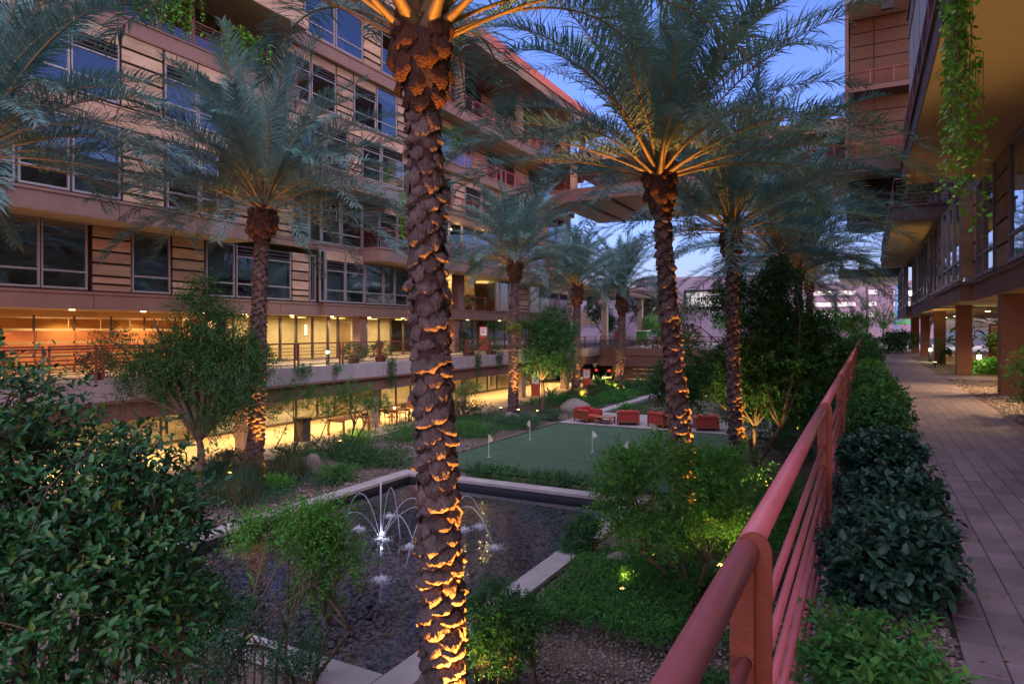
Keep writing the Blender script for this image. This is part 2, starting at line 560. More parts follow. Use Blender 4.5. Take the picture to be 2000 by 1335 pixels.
# sunken garden floor, gently uneven
def uneven(name, rects, z, m, amp, step=.5):
    V = []; F = []
    for x0, x1, y0, y1 in rects:
        nx = max(1, int((x1 - x0) / step)); ny = max(1, int((y1 - y0) / step))
        b0 = sum(len(q) for q in V)
        gx, gy = np.meshgrid(np.linspace(x0, x1, nx + 1), np.linspace(y0, y1, ny + 1))
        P = np.stack([gx.ravel(), gy.ravel(), gx.ravel() * 0], 1)
        edge = np.minimum.reduce([P[:, 0] - x0, x1 - P[:, 0], P[:, 1] - y0, y1 - P[:, 1]])
        P[:, 2] = z + amp * np.clip(edge, 0, 1) * (gapnoise(P, 1.1, x0) + .35 * gapnoise(P, 3.3, y0))
        V.append(P)
        i = (np.arange(ny)[:, None] * (nx + 1) + np.arange(nx)[None]).ravel() + b0
        F.append(np.stack([i, i + 1, i + nx + 2, i + nx + 1], 1))
    o = bpy.data.objects.new(name, mesh_np(name, np.concatenate(V), F, m, True))
    COL.objects.link(o)
    o['kind'] = 'structure'
    return o
uneven('garden_ground', [(-19.4, -13.3, -12, 58), (-5.35, -.40, -12, 58), (-13.3, -5.35, -12, 6.7), (-13.3, -5.35, 17.8, 58)], GZ, 'garden_soil', .09)
sheet('terrace_paving', [(-33, -19.4, -12, 70), (-19.4, -.4, 58, 75)], GZ + .004, 'terrace')

# putting green with a dark edge and five cups
b = MB(); b.box(-13.55, -4.3, 18.95, 30.6, GZ - .02, GZ + .10)
turf = b.build('putting_green', 'turf'); turf['kind'] = 'structure'
b = MB(); b.box(-13.63, -13.55, 18.9, 30.6, GZ, GZ + .115); b.box(-13.63, -4.3, 18.87, 18.95, GZ, GZ + .115); b.box(-13.63, -3.6, 30.6, 30.68, GZ, GZ + .115)
o = b.build('green_kerb', 'black_metal'); o['kind'] = 'structure'
patio = MB().box(-13.63, -3.6, 30.68, 35.7, GZ - .02, GZ + .11).build('patio', 'patio'); patio['kind'] = 'structure'
jl = MB()
for i in range(1, 8): jl.box(-13.63 + i * 1.25, -13.615 + i * 1.25, 30.68, 35.7, GZ + .1, GZ + .1125)
for j in range(1, 4): jl.box(-13.6, -3.62, 30.68 + j * 1.25, 30.695 + j * 1.25, GZ + .1, GZ + .1135)
jl.build('paving_joint', 'paver_joint', patio)

# pool: floor, coping slabs, water, pebbles
PX0, PX1, PY0, PY1 = -13.05, -5.65, 7.05, 17.5
WZ = -3.2
pool = MB().box(PX0 - .2, PX1 + .2, PY0 - .2, PY1 + .2, -3.62, -3.5)
pool.box(PX0 - .25, PX0, PY0 - .25, PY1 + .25, -3.5, -3.06).box(PX1, PX1 + .25, PY0 - .25, PY1 + .25, -3.5, -3.06)
pool.box(PX0, PX1, PY0 - .25, PY0, -3.5, -3.06).box(PX0, PX1, PY1, PY1 + .25, -3.5, -3.06)
pool = pool.build('pool_basin', 'pool_floor'); pool['kind'] = 'structure'
CW = .42
def coping(x0, x1, y0, y1):
    lx, ly = x1 - x0, y1 - y0
    n = max(1, round(max(lx, ly) / 1.5))
    for i in range(n):
        if lx > ly: a, c2, d, e = x0 + lx * i / n + .004, x0 + lx * (i + 1) / n - .004, y0, y1
        else: a, c2, d, e = x0, x1, y0 + ly * i / n + .004, y0 + ly * (i + 1) / n - .004
        MB().bbox(a, c2, d, e, -3.06, -2.97, .008).build('coping_stone', 'concrete', pool)
coping(PX0 - CW, PX0 + .06, PY0 - CW, PY1 + CW); coping(PX1 - .06, PX1 + CW, PY0 - CW, PY1 + CW)
coping(PX0 + .07, PX1 - .07, PY1 - .06, PY1 + CW); coping(PX0 + .07, PX1 - .07, PY0 - CW, PY0 + .06)
wat = MB().add([(PX0, PY0, WZ), (PX1, PY0, WZ), (PX1, PY1, WZ), (PX0, PY1, WZ)], [(0, 1, 2, 3)]).build('water', 'water'); wat['kind'] = 'structure'

def pebbles(name, n, rect, z, r0, r1, m, seed, flat=.55, jag=.25):
    rng = np.random.default_rng(seed)
    t = (1 + 5 ** .5) / 2
    ico = unit(np.array([(-1, t, 0), (1, t, 0), (-1, -t, 0), (1, -t, 0), (0, -1, t), (0, 1, t), (0, -1, -t), (0, 1, -t), (t, 0, -1), (t, 0, 1), (-t, 0, -1), (-t, 0, 1)], float))
    fc = np.array([(0, 11, 5), (0, 5, 1), (0, 1, 7), (0, 7, 10), (0, 10, 11), (1, 5, 9), (5, 11, 4), (11, 10, 2), (10, 7, 6), (7, 1, 8), (3, 9, 4), (3, 4, 2), (3, 2, 6), (3, 6, 8), (3, 8, 9), (4, 9, 5), (2, 4, 11), (6, 2, 10), (8, 6, 7), (9, 8, 1)])
    c = np.stack([rng.uniform(rect[0], rect[1], n), rng.uniform(rect[2], rect[3], n), np.full(n, z) + rng.random(n) * r0], 1)
    r = rng.uniform(r0, r1, (n, 1, 1)) * np.array([1, 1, flat]) * (1 + rng.uniform(-jag, jag, (n, 1, 3)))
    v = ico[None] * r * (1 + rng.uniform(-.12, .12, (n, 12, 1)))
    a = rng.uniform(0, 6.28, n); ca, sa = np.cos(a)[:, None], np.sin(a)[:, None]
    v = np.stack([v[..., 0] * ca - v[..., 1] * sa, v[..., 0] * sa + v[..., 1] * ca, v[..., 2]], -1) + c[:, None]
    F = (fc[None] + np.arange(n)[:, None, None] * 12).reshape(-1, 3)
    o = bpy.data.objects.new(name, mesh_np(name, v.reshape(-1, 3), [F], m, True))
    COL.objects.link(o); o['kind'] = 'stuff'
    return o
pebbles('pebbles', 22000, (PX0, PX1, PY0, PY1), -3.46, .028, .066, 'pebble', 3)

# stream beyond the patio with a long kerb
b = MB().box(-13.4, -8.6, 35.72, 55, -3.3, -3.22); st = b.build('stream_bed', 'pool_floor'); st['kind'] = 'structure'
sheet('water', [(-13.1, -8.6, 35.75, 55)], GZ + .03, 'water')
for i in range(9):
    MB().bbox(-13.75, -13.15, 35.75 + i * 2.1, 37.83 + i * 2.1, GZ - .02, GZ + .12).build('coping_stone', 'concrete', st)

# the raised walk on this side: soil strip, pavers, mulch
sheet('planting_bed', [(-.22, .45, -6, 55)], -.005, 'soil')
sheet('mulch_bed', [(2.35, 14, -6, 26.2), (2.35, 14, 28.2, 60)], -.004, 'soil')
path = sheet('path', [(.43, 2.35, -6, 47), (2.35, 9, 26.2, 28.2), (-.4, 14, 47, 52)], .0, 'paver_joint')
# beyond the separately laid pavers the joints are relief in the sheet
pm = bpy.data.materials.new('paver_field'); pm.use_nodes = True; M['paver_field'] = pm
nt = pm.node_tree; N, L = nt.nodes, nt.links
geo = N.new('ShaderNodeNewGeometry'); br = N.new('ShaderNodeTexBrick')
br.inputs['Color1'].default_value = (.225, .17, .195, 1); br.inputs['Color2'].default_value = (.17, .125, .145, 1); br.inputs['Mortar'].default_value = (.08, .065, .065, 1)
br.inputs['Scale'].default_value = 1.0; br.inputs['Brick Width'].default_value = .36; br.inputs['Row Height'].default_value = 1.92 / 11; br.inputs['Mortar Size'].default_value = .006
mpb = N.new('ShaderNodeMapping'); mpb.inputs['Rotation'].default_value = (0, 0, R(90)); mpb.inputs['Location'].default_value = (0, .43, 0)
L.new(geo.outputs['Position'], mpb.inputs['Vector']); L.new(mpb.outputs[0], br.inputs['Vector']); L.new(br.outputs['Color'], N['Principled BSDF'].inputs['Base Color'])
N['Principled BSDF'].inputs['Roughness'].default_value = .8
bm = N.new('ShaderNodeBump'); bm.inputs['Strength'].default_value = .4; bm.invert = True; bm.inputs['Distance'].default_value = .01
L.new(br.outputs['Fac'], bm.inputs['Height']); L.new(bm.outputs[0], N['Principled BSDF'].inputs['Normal'])
PAVE_END = 9.76
b = MB()
for x0, x1, y0, y1 in [(.43, 2.35, PAVE_END, 47), (2.35, 9, 26.2, 28.2), (-.4, 14, 47, 52), (.43, 2.35, -6, 2.4)]:
    b.box(x0, x1, y0, y1, .001, .022)
b.build('paved_surface', 'paver_field', path)
PW, PL = 1.92 / 11, .36
pv = [MB().bbox(-PW / 2 + .0025, PW / 2 - .0025, -PL / 2 + .0025, PL / 2 - .0025, 0, .022, .004).mesh('paver_mesh', 'paver'),
      MB().bbox(-PW / 2 + .0025, PW / 2 - .0025, -PL / 4 + .0025, PL / 4 - .0025, 0, .022, .004).mesh('half_paver_mesh', 'paver')]
rr = random.Random(4)
for c in range(11):
    x = .43 + PW * (c + .5)
    ys = [(2.56 + PL * (j + .5), 0) for j in range(20)] if c % 2 else [(2.56 + PL * .25, 1)] + [(2.56 + PL * (j + 1), 0) for j in range(19)] + [(2.56 + PL * 19.75, 1)]
    for y, k in ys:
        inst('paver', pv[k], (x, y, .0012 + rr.random() * .003), path, (rr.uniform(-.004, .004), rr.uniform(-.006, .006), rr.uniform(-.008, .008)))
rr2 = random.Random(9)
pebbles('gravel', 9000, (-.2, .43, 2.4, 9.0), 0, .009, .022, 'gravel', 5, .7)
pebbles('gravel', 5000, (-.2, .43, 9.0, 26), 0, .014, .03, 'gravel', 6, .7)
pebbles('mulch', 5000, (2.36, 3.6, 13, 26), 0, .015, .04, 'gravel', 8, .4)
pebbles('gravel', 14000, (-5.2, -.5, 6, 15), GZ + .02, .015, .035, 'gravel', 9, .6)
pebbles('gravel', 9000, (-19, -13.6, 9, 24), GZ + .02, .02, .045, 'gravel', 10, .6)

# court walls under the near walk and behind
b = MB().box(-.40, -.22, -12, 58, -3.3, -.14)
o = b.build('retaining_wall', 'concrete'); tag(o, 'concrete retaining wall dropping from the railed walk to the garden', 'wall')

# ------------------------------------------------------------------ podium terrace on the far side
pod = thing('podium_terrace', 'long concrete podium terrace with brown beam above the lit garden rooms', 'terrace', (-21, 30, -3.1))
bp('deck_slab', -33, -20.95, -12, 58, -.7, -.02, 'pale_soffit', pod)
MB().box(-33, -21.0, -12, 58, -.02, .0).build('deck_paving', 'terrace', pod)
yy = [-12, -4, 3.5, 7, 10.5, 14, 17.4, 19.9, 22.5, 25.8, 29.2, 32.6, 36, 39.5, 43, 46.5, 50, 53, 55.6]
for a, c2 in zip(yy[:-1], yy[1:]):
    bp('parapet_panel', -20.95, -20.75, a + .012, c2 - .012, -.57, .09, 'concrete', pod)
MB().box(-21.35, -20.85, -12, 55.6, -1.25, -.57).box(-20.85, -20.66, -12, 55.6, -.66, -.575).build('beam', 'beam', pod)
xx = [-20.75 + i * 2.25 for i in range(10)]
for a, c2 in zip(xx[:-1], xx[1:]):
    bp('parapet_panel', a + .012, c2 - .012, 55.6, 55.8, -.57, .09, 'beam', pod)
MB().box(-20.85, -.45, 55.7, 56.2, -1.5, -.57).build('beam', 'beam', pod)
bp('deck_slab', -20.9, 12, 55.85, 90, -.6, -.02, 'pale_soffit', pod)
for y in (10.5, 18.2, 25.7, 33.8, 41.8, 49.6):
    bp('column', -21.75, -21.2, y - .28, y + .28, GZ, -1.22, 'soffit', pod)
# garden rooms behind glass
GXX = -25.7
b = MB()
b.box(-33, -32.8, -12, 58, GZ, -.7)
b.build('room_wall', 'lobby_wall', pod)
for y in (2, 12, 20.5, 29.5, 37, 43.5, 50): bp('room_wall', -32.8, -26.3, y - .08, y + .08, GZ, -.7, 'lobby_wall', pod)
b = MB().box(-32.8, -25.8, -12, 57, GZ + .005, GZ + .03); b.build('room_floor', 'lobby_floor', pod)
rr = random.Random(11)
y = -4.0
while y < 56:
    w = rr.choice([1.3, 1.5, 2.2, 2.4])
    f = MB().box(GXX - .05, GXX + .05, y, y + .07, GZ, -.72).box(GXX - .05, GXX + .05, y + .07, y + w, GZ, GZ + .12).box(GXX - .05, GXX + .05, y + .07, y + w, -.8, -.72)
    fo = f.build('window', 'bronze', pod)
    bp('pane', GXX - .01, GXX, y + .07, y + w, GZ + .12, -.8, 'glass_clear', fo)
    y += w
for y, e in ((4, 40), (9, 40), (15, 60), (18, 60), (23.2, 85), (27.2, 85), (32.2, 85), (35, 60), (40, 90), (46, 95), (53, 95)):
    lamp('room_light', 'AREA', (-29, y, -.8), e * .42, (1.0, .80, .44), pod, shape='SQUARE', size=1.6)
    bp('light_panel', -29.5, -28.5, y - .5, y + .5, -.76, -.705, 'lamp_amber', pod)
# a few furnishings seen in the rooms
for y in (24.2, 26.6): bp('wall_art', -32.78, -32.72, y, y + 1.6, -2.3, -1.2, 'orange_panel', pod)
for y in (39.5, 45.0):
    t = thing('table_lamp', 'white shaded lamp glowing on a sideboard behind the garden room glass' if y < 40 else 'shaded lamp glowing deeper in the garden rooms beyond the second palm', 'lamp', (-28, y, GZ + .03))
    MB().box(-28.3, -27.7, y - .8, y + .8, GZ + .03, GZ + .75).build('sideboard', 'redwood', t)
    MB().cyl(-28, y, GZ + .75, GZ + 1.15, .05).build('lamp_base', 'white_paint', t)
    MB().cyl(-28, y, GZ + 1.15, GZ + 1.55, .24, 14, .2).build('lamp_shade', 'lamp_warm', t)

rr = random.Random(31)
for y in np.arange(-2, 55, 2.1):
    k = rr.random()
    if k < .3: bp('room_door', -32.79, -32.7, y, y + 1.0, GZ + .03, -.95, 'wood_slat', pod)
    elif k < .55: bp('cabinet', -32.79, -32.2, y, y + 1.6, GZ + .03, GZ + rr.uniform(.8, 1.6), 'redwood', pod)
    elif k < .8: bp('picture', -32.79, -32.74, y, y + 1.1, -2.2, -1.45, 'backing' if k < .68 else 'blind', pod)
    if rr.random() < .6:
        x = rr.uniform(-30.5, -27.5)
        MB().box(x - .5, x + .5, y, y + .9, GZ + .68, GZ + .73).box(x - .05, x + .05, y + .4, y + .5, GZ + .03, GZ + .68).build('room_table', 'bronze', pod)
    if rr.random() < .35: bp('room_pillar', -28.1, -27.75, y, y + .35, GZ + .03, -.7, 'lobby_wall', pod)
# soffit downlights under the podium, over the garden terrace
for y in (4, 8, 12, 15.5, 19.5, 22, 24.5, 27.5, 30, 33, 37, 41, 45, 49, 53):
    MB().cyl(-23.4, y, -.735, -.70, .09, 12).build('downlight', 'lamp_warm', pod)
    lamp('downlight_beam', 'SPOT', (-23.4, y, -.76), 320, (1.0, .68, .28), pod, spot_size=R(125), spot_blend=.6, shadow_soft_size=.08)

# garage at the back behind a slatted screen
gar = thing('garage_screen', 'slatted timber screen under the far beam with lit garage behind', 'screen', (-10, 57, GZ))
for i in range(9):
    x0 = -19.8 + i * 2.15
    bp('post', x0 - .05, x0 + .05, 56.9, 57.0, GZ, -.6, 'bronze', gar)
    for k, (z0, z1) in enumerate([(-3.1, -2.72), (-2.62, -2.22), (-2.12, -1.82), (-1.74, -1.42), (-1.33, -1.0), (-.95, -.62)]):
        bp('plank', x0 + .06, x0 + 2.09, 56.86, 56.9, z0, z1, 'wood_slat', gar)
bp('garage_wall', -33, 12, 74, 74.2, GZ, -.6, 'white_paint', gar)
for x in (-23, -15, -7, 0):
    lamp('garage_light', 'AREA', (x, 64, -.75), 130, (1.0, .88, .58), gar, shape='RECTANGLE', size=4, size_y=.4)
    bp('tube_light', x - 1.2, x + 1.2, 63.9, 64.1, -.7, -.65, 'lamp_amber', gar)
bp('exit_sign', -21.3, -20.9, 58, 58.06, -1.35, -1.1, 'exit_green', gar)

# ------------------------------------------------------------------ the apartment building on the far side
apt = thing('apartment_building', 'long pinkish apartment building with stone panels, dark windows and glowing ground floor', 'building', (-27, 30, 0))
def win(p, x, y0, y1, z0, z1, tr=.62, louv=0, blind=True, glass='glass', fm='frame', shade=False):
    f = MB(); t = .055
    zt = z1 - louv
    f.box(x - .07, x + .04, y0, y0 + t, z0, z1).box(x - .07, x + .04, y1 - t, y1, z0, z1)
    f.box(x - .07, x + .05, y0 + t, y1 - t, z0, z0 + .08).box(x - .07, x + .035, y0 + t, y1 - t, zt - .06, zt)
    if tr: f.box(x - .06, x + .03, y0 + t, y1 - t, z0 + tr, z0 + tr + .07)
    fo = f.build('window', fm, p)
    if tr:
        bp('pane', x - .015, x - .005, y0 + t, y1 - t, z0 + .08, z0 + tr, glass, fo)
        bp('pane', x - .015, x - .005, y0 + t, y1 - t, z0 + tr + .07, zt - .06, glass, fo)
    else:
        bp('pane', x - .015, x - .005, y0 + t, y1 - t, z0 + .08, zt - .06, glass, fo)
    if shade:
        bp('shade', x - .22, x - .20, y0 + t, y1 - t, z0 + (.1 if rs.random() < .55 else tr + .25), zt - .05, 'shade', fo)
    if louv:
        bp('louver_back', x - .06, x - .04, y0 + t, y1 - t, zt, z1, 'backing', fo)
        n = max(3, round(louv / .16))
        for i in range(n):
            z = zt + louv * (i + .35) / n
            bp('louver', x - .03, x + .07, y0 + t, y1 - t, z, z + .035, 'louver', fo)
    elif blind:
        bp('blind', x - .13, x - .10, y0 + t, y1 - t, z1 - blind * .55, z1 - .06, 'blind', fo)
    return fo
def stone(p, x, y0, y1, z0, z1, hs=(.26, .27, .5, .47, .5, .5)):
    bp('panel_backing', x - .14, x - .06, y0, y1, z0, z1, 'backing', p)
    z = z0; tot = sum(hs) + .11 * (len(hs) - 1); k = (z1 - z0) / tot
    for h in hs:
        bp('stone_panel', x - .05, x + .025, y0 + .02, y1 - .02, z, z + h * k, 'sandstone', p)
        z += (h + .11) * k
def header(p, x, y0, y1, z0, z1):
    n = max(1, round((y1 - y0) / 1.9))
    for i in range(n):
        bp('stone_panel', x - .05, x + .03, y0 + (y1 - y0) * i / n + .015, y0 + (y1 - y0) * (i + 1) / n - .015, z0, z1, 'sandstone', p)
rs = random.Random(21)
def run(p, x, items, z0, z1, glass='glass', shade=False):
    for it in items:
        k, y0, y1 = it[:3]
        sh = shade and y0 > 15 or shade == 2
        if k == 'w': win(p, x, y0, y1, z0, z1, glass=glass, shade=sh)
        elif k == 'l': win(p, x, y0, y1, z0, z1, louv=.5, glass=glass, shade=sh)
        elif k == 'h': win(p, x, y0, y1, z0, z1 - .52, louv=.5, glass=glass, shade=sh); header(p, x, y0, y1, z1 - .5, z1)
        elif k == 't': win(p, x, y0, y1, z0, z1, tr=0, blind=False, glass=glass)
        elif k == 's': stone(p, x, y0, y1, z0, z1)
        elif k == 'p': bp('wall', x - .2, x, y0, y1, z0, z1, 'plaster', p)
def railing_part(p, pts, z0, h=1.05, n=6, m='rail_dark', post=1.5):
    b = MB()
    for (xa, ya), (xb, yb) in zip(pts[:-1], pts[1:]):
        ln = math.hypot(xb - xa, yb - ya); k = max(1, round(ln / post))
        for i in range(k + 1):
            x, y = xa + (xb - xa) * i / k, ya + (yb - ya) * i / k
            b.box(x - .025, x + .025, y - .025, y + .025, z0, z0 + h)
        b.tube([(xa, ya, z0 + h), (xb, yb, z0 + h)], .03, 6)
        for j in range(n):
            z = z0 + .1 + (h - .22) * j / (n - 1)
            b.tube([(xa, ya, z), (xb, yb, z)], .013, 4)
    return b.build('balcony_railing', m, p)
# slabs
def slab(p, x0, x1, y0, y1, z0, z1, lip=.1, m='plaster', sm='soffit'):
    bp('slab', x0, x1, y0, y1, z0 + .02, z1 - lip, m, p)
    bp('slab_lip', x0, x1 + .045, y0 - .045, y1 + .045, z1 - lip, z1, m, p)
    for i in range(1, int((y1 - y0) / 4.6) + 1):
        bp('joint', x1 - .01, x1 + .004, y0 + i * 4.6 - .012, y0 + i * 4.6 + .012, z0 + .02, z1 - lip, 'backing', p)
    bp('soffit', x0, x1 - .02, y0 + .02, y1 - .02, z0, z0 + .02, sm, p)
slab(apt, -34, -26.0, -8, 27.0, 2.42, 3.1)
slab(apt, -34, -25.75, 27.0, 61.6, 2.42, 3.1)
slab(apt, -34, -24.4, -8, 21.2, 5.65, 6.42)
slab(apt, -34, -25.95, 21.25, 30.0, 5.95, 6.32, lip=.08)
slab(apt, -34, -24.4, 30.05, 55.0, 5.6, 6.38)
slab(apt, -34, -25.9, 55.05, 61.6, 5.6, 6.38)
slab(apt, -34, -24.55, -8, 21.2, 9.2, 9.95, lip=.05, m='sandstone')
slab(apt, -34, -24.4, 21.25, 32.6, 9.2, 9.95)
slab(apt, -34, -25.8, 32.65, 61.6, 9.3, 9.9)
slab(apt, -34, -24.5, -8, 24, 12.75, 13.4, lip=.06)
slab(apt, -34, -25.6, 24.05, 61.6, 12.75, 13.4)
slab(apt, -34, -23.9, 8, 24, 16.2, 16.95, m='sandstone')
slab(apt, -34, -25.4, 24.05, 36, 16.2, 16.95)
slab(apt, -34, -24.6, 36.05, 61.6, 16.2, 16.95)
bp('roof_slab', -34, -22.6, 33, 61.6, 20.45, 21.1, 'sandstone', apt)
bp('roof_edge', -34, -22.5, 32.9, 61.7, 21.1, 21.75, 'roof_red', apt)
bp('roof_slab', -34, -24.4, -8, 32.9, 20.45, 21.3, 'sandstone', apt)
# dark rooms behind the glass
b = MB(); b.box(-34, -33.8, -8, 61.6, 0, 20.4)
for y in (-8, 8, 21.2, 30, 39, 45, 55, 61.4): b.box(-33.8, -27.2, y, y + .15, 2.45, 20.4)
b.build('inner_wall', 'interior', apt)
# level one
run(apt, -26, [('w', 8.9, 10.9), ('w', 10.95, 13.1), ('w', 13.15, 14.75), ('s', 14.95, 16.45), ('w', 16.5, 18.15), ('s', 18.25, 19.8), ('w', 19.9, 21.4),
               ('l', 21.5, 23.15), ('l', 23.2, 24.85), ('s', 24.95, 26.1), ('t', 26.15, 26.6)], 3.16, 5.63, shade=1)
run(apt, -25.75, [('t', 26.65, 27.05), ('h', 27.1, 28.6), ('h', 28.65, 30.2)], 3.16, 5.93, shade=1)
run(apt, -25.75, [('w', 30.3, 31.95), ('w', 32, 33.05), ('w', 33.1, 34.65), ('w', 34.7, 36.5), ('s', 36.6, 38.4)], 3.16, 5.58, shade=1)
bp('recess_wall', -28.6, -28.5, 38.5, 45.8, 3.12, 5.6, 'sandstone', apt)
win(apt, -28.45, 40.5, 43.6, 3.12, 5.4, tr=0, glass='glass_clear')
bp('column', -26.3, -25.75, 40.4, 41.2, 3.1, 5.6, 'plaster', apt)
railing_part(apt, [(-25.85, 38.5), (-25.85, 45.8)], 3.1, 1.0, 5)
run(apt, -25.75, [('t', 45.9, 46.5), ('w', 46.5, 48.0), ('w', 48.05, 49.4), ('s', 49.6, 51.7), ('w', 51.9, 53.9), ('h', 54.0, 56.0), ('h', 56.05, 58.1), ('h', 58.2, 60.2), ('s', 60.3, 61.5)], 3.16, 5.58)
# level two
run(apt, -24.6, [('w', 8.9, 10.2), ('w', 10.3, 11.65), ('w', 11.75, 13.35), ('w', 13.45, 15.15), ('s', 15.25, 16.9), ('w', 17.05, 18.5), ('w', 18.55, 19.4)], 6.5, 9.15, shade=2)
bp('recess_wall', -26.6, -26.5, 19.4, 21.2, 6.42, 9.2, 'interior', apt)
win(apt, -26.4, 19.5, 21.1, 6.42, 9.1, tr=0)
railing_part(apt, [(-24.6, 19.45), (-24.6, 21.1)], 6.42, 1.05, 7)
run(apt, -26, [('s', 21.4, 22.4), ('w', 22.5, 23.8), ('s', 23.85, 24.95), ('w', 25, 26.1), ('t', 26.15, 27.0), ('w', 27.05, 28.5), ('w', 28.6, 30.3), ('t', 30.35, 31.9)], 6.36, 9.18)
run(apt, -26, [('h', 31.95, 33.6), ('h', 33.7, 35.4), ('s', 35.5, 37), ('w', 37.1, 39.5), ('t', 39.6, 41.2), ('t', 41.3, 43.0), ('t', 43.1, 44.8), ('t', 44.9, 46.6), ('s', 46.7, 48), ('t', 48.1, 49.9), ('t', 50, 51.8), ('t', 51.9, 53.7), ('t', 53.8, 55.5), ('p', 55.6, 56.2),
               ('s', 56.3, 58.2), ('w', 58.4, 60.5), ('s', 60.6, 61.5)], 6.42, 9.28)
railing_part(apt, [(-25.9, 30.1), (-24.5, 30.1), (-24.5, 54.9)], 6.38, 1.1, 7)
# level three
run(apt, -24.6, [('h', 8.9, 10.1), ('h', 10.2, 11.65), ('h', 11.75, 13.35), ('h', 13.4, 15.1), ('s', 15.2, 16.85), ('h', 16.95, 18.4), ('h', 18.45, 20), ('s', 20.1, 21.1), ('h', 21.3, 22.9), ('s', 23, 24.1), ('h', 24.2, 25.8), ('h', 25.9, 27.5),
                 ('s', 27.6, 28.6), ('h', 28.7, 30.3), ('h', 30.4, 32.4)], 10.05, 12.72)
run(apt, -26, [('s', 32.7, 34), ('h', 34.1, 36.1), ('t', 36.2, 38), ('t', 38.1, 39.9), ('s', 40, 41.6), ('h', 41.7, 44), ('h', 44.1, 46.5), ('s', 46.6, 48.4), ('w', 48.5, 51), ('w', 51.1, 53.6), ('s', 53.7, 56), ('h', 56.1, 58), ('h', 58.1, 60), ('s', 60.1, 61.5)], 9.95, 12.72)
railing_part(apt, [(-25.2, 32.7), (-25.2, 46)], 9.9, 1.05, 6)
# level four: a planted loggia, then glass
run(apt, -24.6, [('h', 8.9, 10.6), ('h', 10.7, 12.4)], 13.45, 16.15)
run(apt, -26.6, [('t', 12.5, 14.2), ('t', 14.3, 16), ('t', 16.1, 17.8), ('t', 17.9, 19.6), ('t', 19.7, 21.4), ('t', 21.5, 23.9)], 13.42, 16.18)
railing_part(apt, [(-24.62, 12.5), (-24.62, 23.9)], 13.4, 1.05, 7)
run(apt, -25.7, [('h', 24.1, 25.9), ('h', 26, 27.8), ('s', 27.9, 29.2), ('h', 29.3, 31.2), ('w', 31.3, 33.2), ('s', 33.3, 34.6), ('h', 34.7, 37), ('h', 37.1, 39.4)], 13.45, 16.15)
run(apt, -27, [('t', 39.5, 41.8), ('t', 41.9, 44.2), ('s', 44.3, 46.5), ('t', 46.6, 49), ('t', 49.1, 51.5), ('s', 51.6, 54), ('w', 54.1, 57), ('w', 57.1, 60), ('s', 60.1, 61.5)], 13.42, 16.18)
railing_part(apt, [(-25.65, 39.5), (-25.65, 52)], 13.4, 1.05, 6, 'rail_red')
# level five
run(apt, -25.5, [('h', 9, 11), ('s', 11.1, 12.6), ('h', 12.7, 14.9), ('h', 15, 17.2), ('s', 17.3, 19), ('h', 19.1, 21.3), ('h', 21.4, 23.6), ('s', 23.7, 25.2), ('h', 25.3, 27.5), ('h', 27.6, 29.8), ('s', 29.9, 31.4), ('h', 31.5, 33.8), ('h', 33.9, 36)], 17.0, 20.4)
run(apt, -27, [('t', 36.1, 38.5), ('s', 38.6, 40.6), ('t', 40.7, 43.2), ('t', 43.3, 45.8), ('s', 45.9, 48), ('t', 48.1, 51), ('t', 51.1, 54), ('s', 54.1, 56.5), ('t', 56.6, 59), ('t', 59.1, 61.5)], 16.98, 20.4)
railing_part(apt, [(-24.65, 36.1), (-24.65, 61.5)], 16.95, 1.05, 6, 'rail_red')
for y in (38.6, 47.5, 56.5, 61): bp('column', -24.9, -24.4, y, y + .5, 16.95, 20.45, 'sandstone', apt)
# end wall
bp('end_wall', -34, -26.1, 61.62, 61.8, 0, 21, 'plaster', apt)
for x0 in (-33, -31, -29): bp('stone_panel', x0, x0 + 1.6, 61.8, 61.85, 6.6, 9, 'sandstone', apt)
# deck level: amber and orange panel screen, lobby glass, columns
bp('screen_wall', -29.2, -29.0, -8, 23.5, 0, 2.42, 'lobby_wall', apt)
for i in range(-8, 9):
    y0 = 12.32 + i * 1.22
    if -4 < y0 < 20.5: bp('amber_panel', -27.22, -27.15, y0, y0 + 1.15, 1.70, 2.08, 'amber_panel', apt)
    y1 = 12.05 + i * 1.42
    if -4 < y1 < 20.5:
        for z0, z1 in ((1.22, 1.62), (.74, 1.14), (.26, .66)):
            bp('orange_panel', -27.0, -26.92, y1, y1 + 1.34, z0, z1, 'orange_panel', apt)
        bp('screen_post', -27.06, -27.0, y1 - .07, y1 - .01, 0, 2.2, 'bronze', apt)
lobby = [20.9, 22.2, 23.2, 23.4, 25.1, 26.2, 27.4, 28.6, 29.4, 30.8, 31.9, 33.1, 34.3, 35.6, 37.2, 38.8]
for a, c2 in zip(lobby[:-1], lobby[1:]):
    win(apt, -27.0, a, c2, 0, 2.40, tr=0, blind=False, glass='glass_clear', fm='bronze')
bp('lobby_wall', -31, -30.8, 20.8, 39, 0, 2.42, 'lobby_wall', apt)
bp('lobby_wall', -30.8, -27.1, 20.7, 20.8, 0, 2.42, 'lobby_wall', apt)
for y in (26.3, 33.6): bp('lobby_door', -30.79, -30.72, y, y + 1.1, 0, 2.1, 'wood_slat', apt)
for y in (23.5, 24.3): 
    for z in (.5, .95, 1.4): bp('shelf', -30.78, -30.4, y, y + .7, z, z + .04, 'bronze', apt)
ly = [39.2, 41.0, 42.8, 44.4, 46, 47.8, 49.6, 51.5, 53.5, 55.5, 58, 61.5]
for a, c2 in zip(ly[:-1], ly[1:]):
    win(apt, -28.0, a, c2, 0, 2.40, tr=0, blind=False, glass='glass', fm='bronze')
bp('lobby_wall', -33.6, -33.4, 39, 66, 0, 2.42, 'interior', apt)
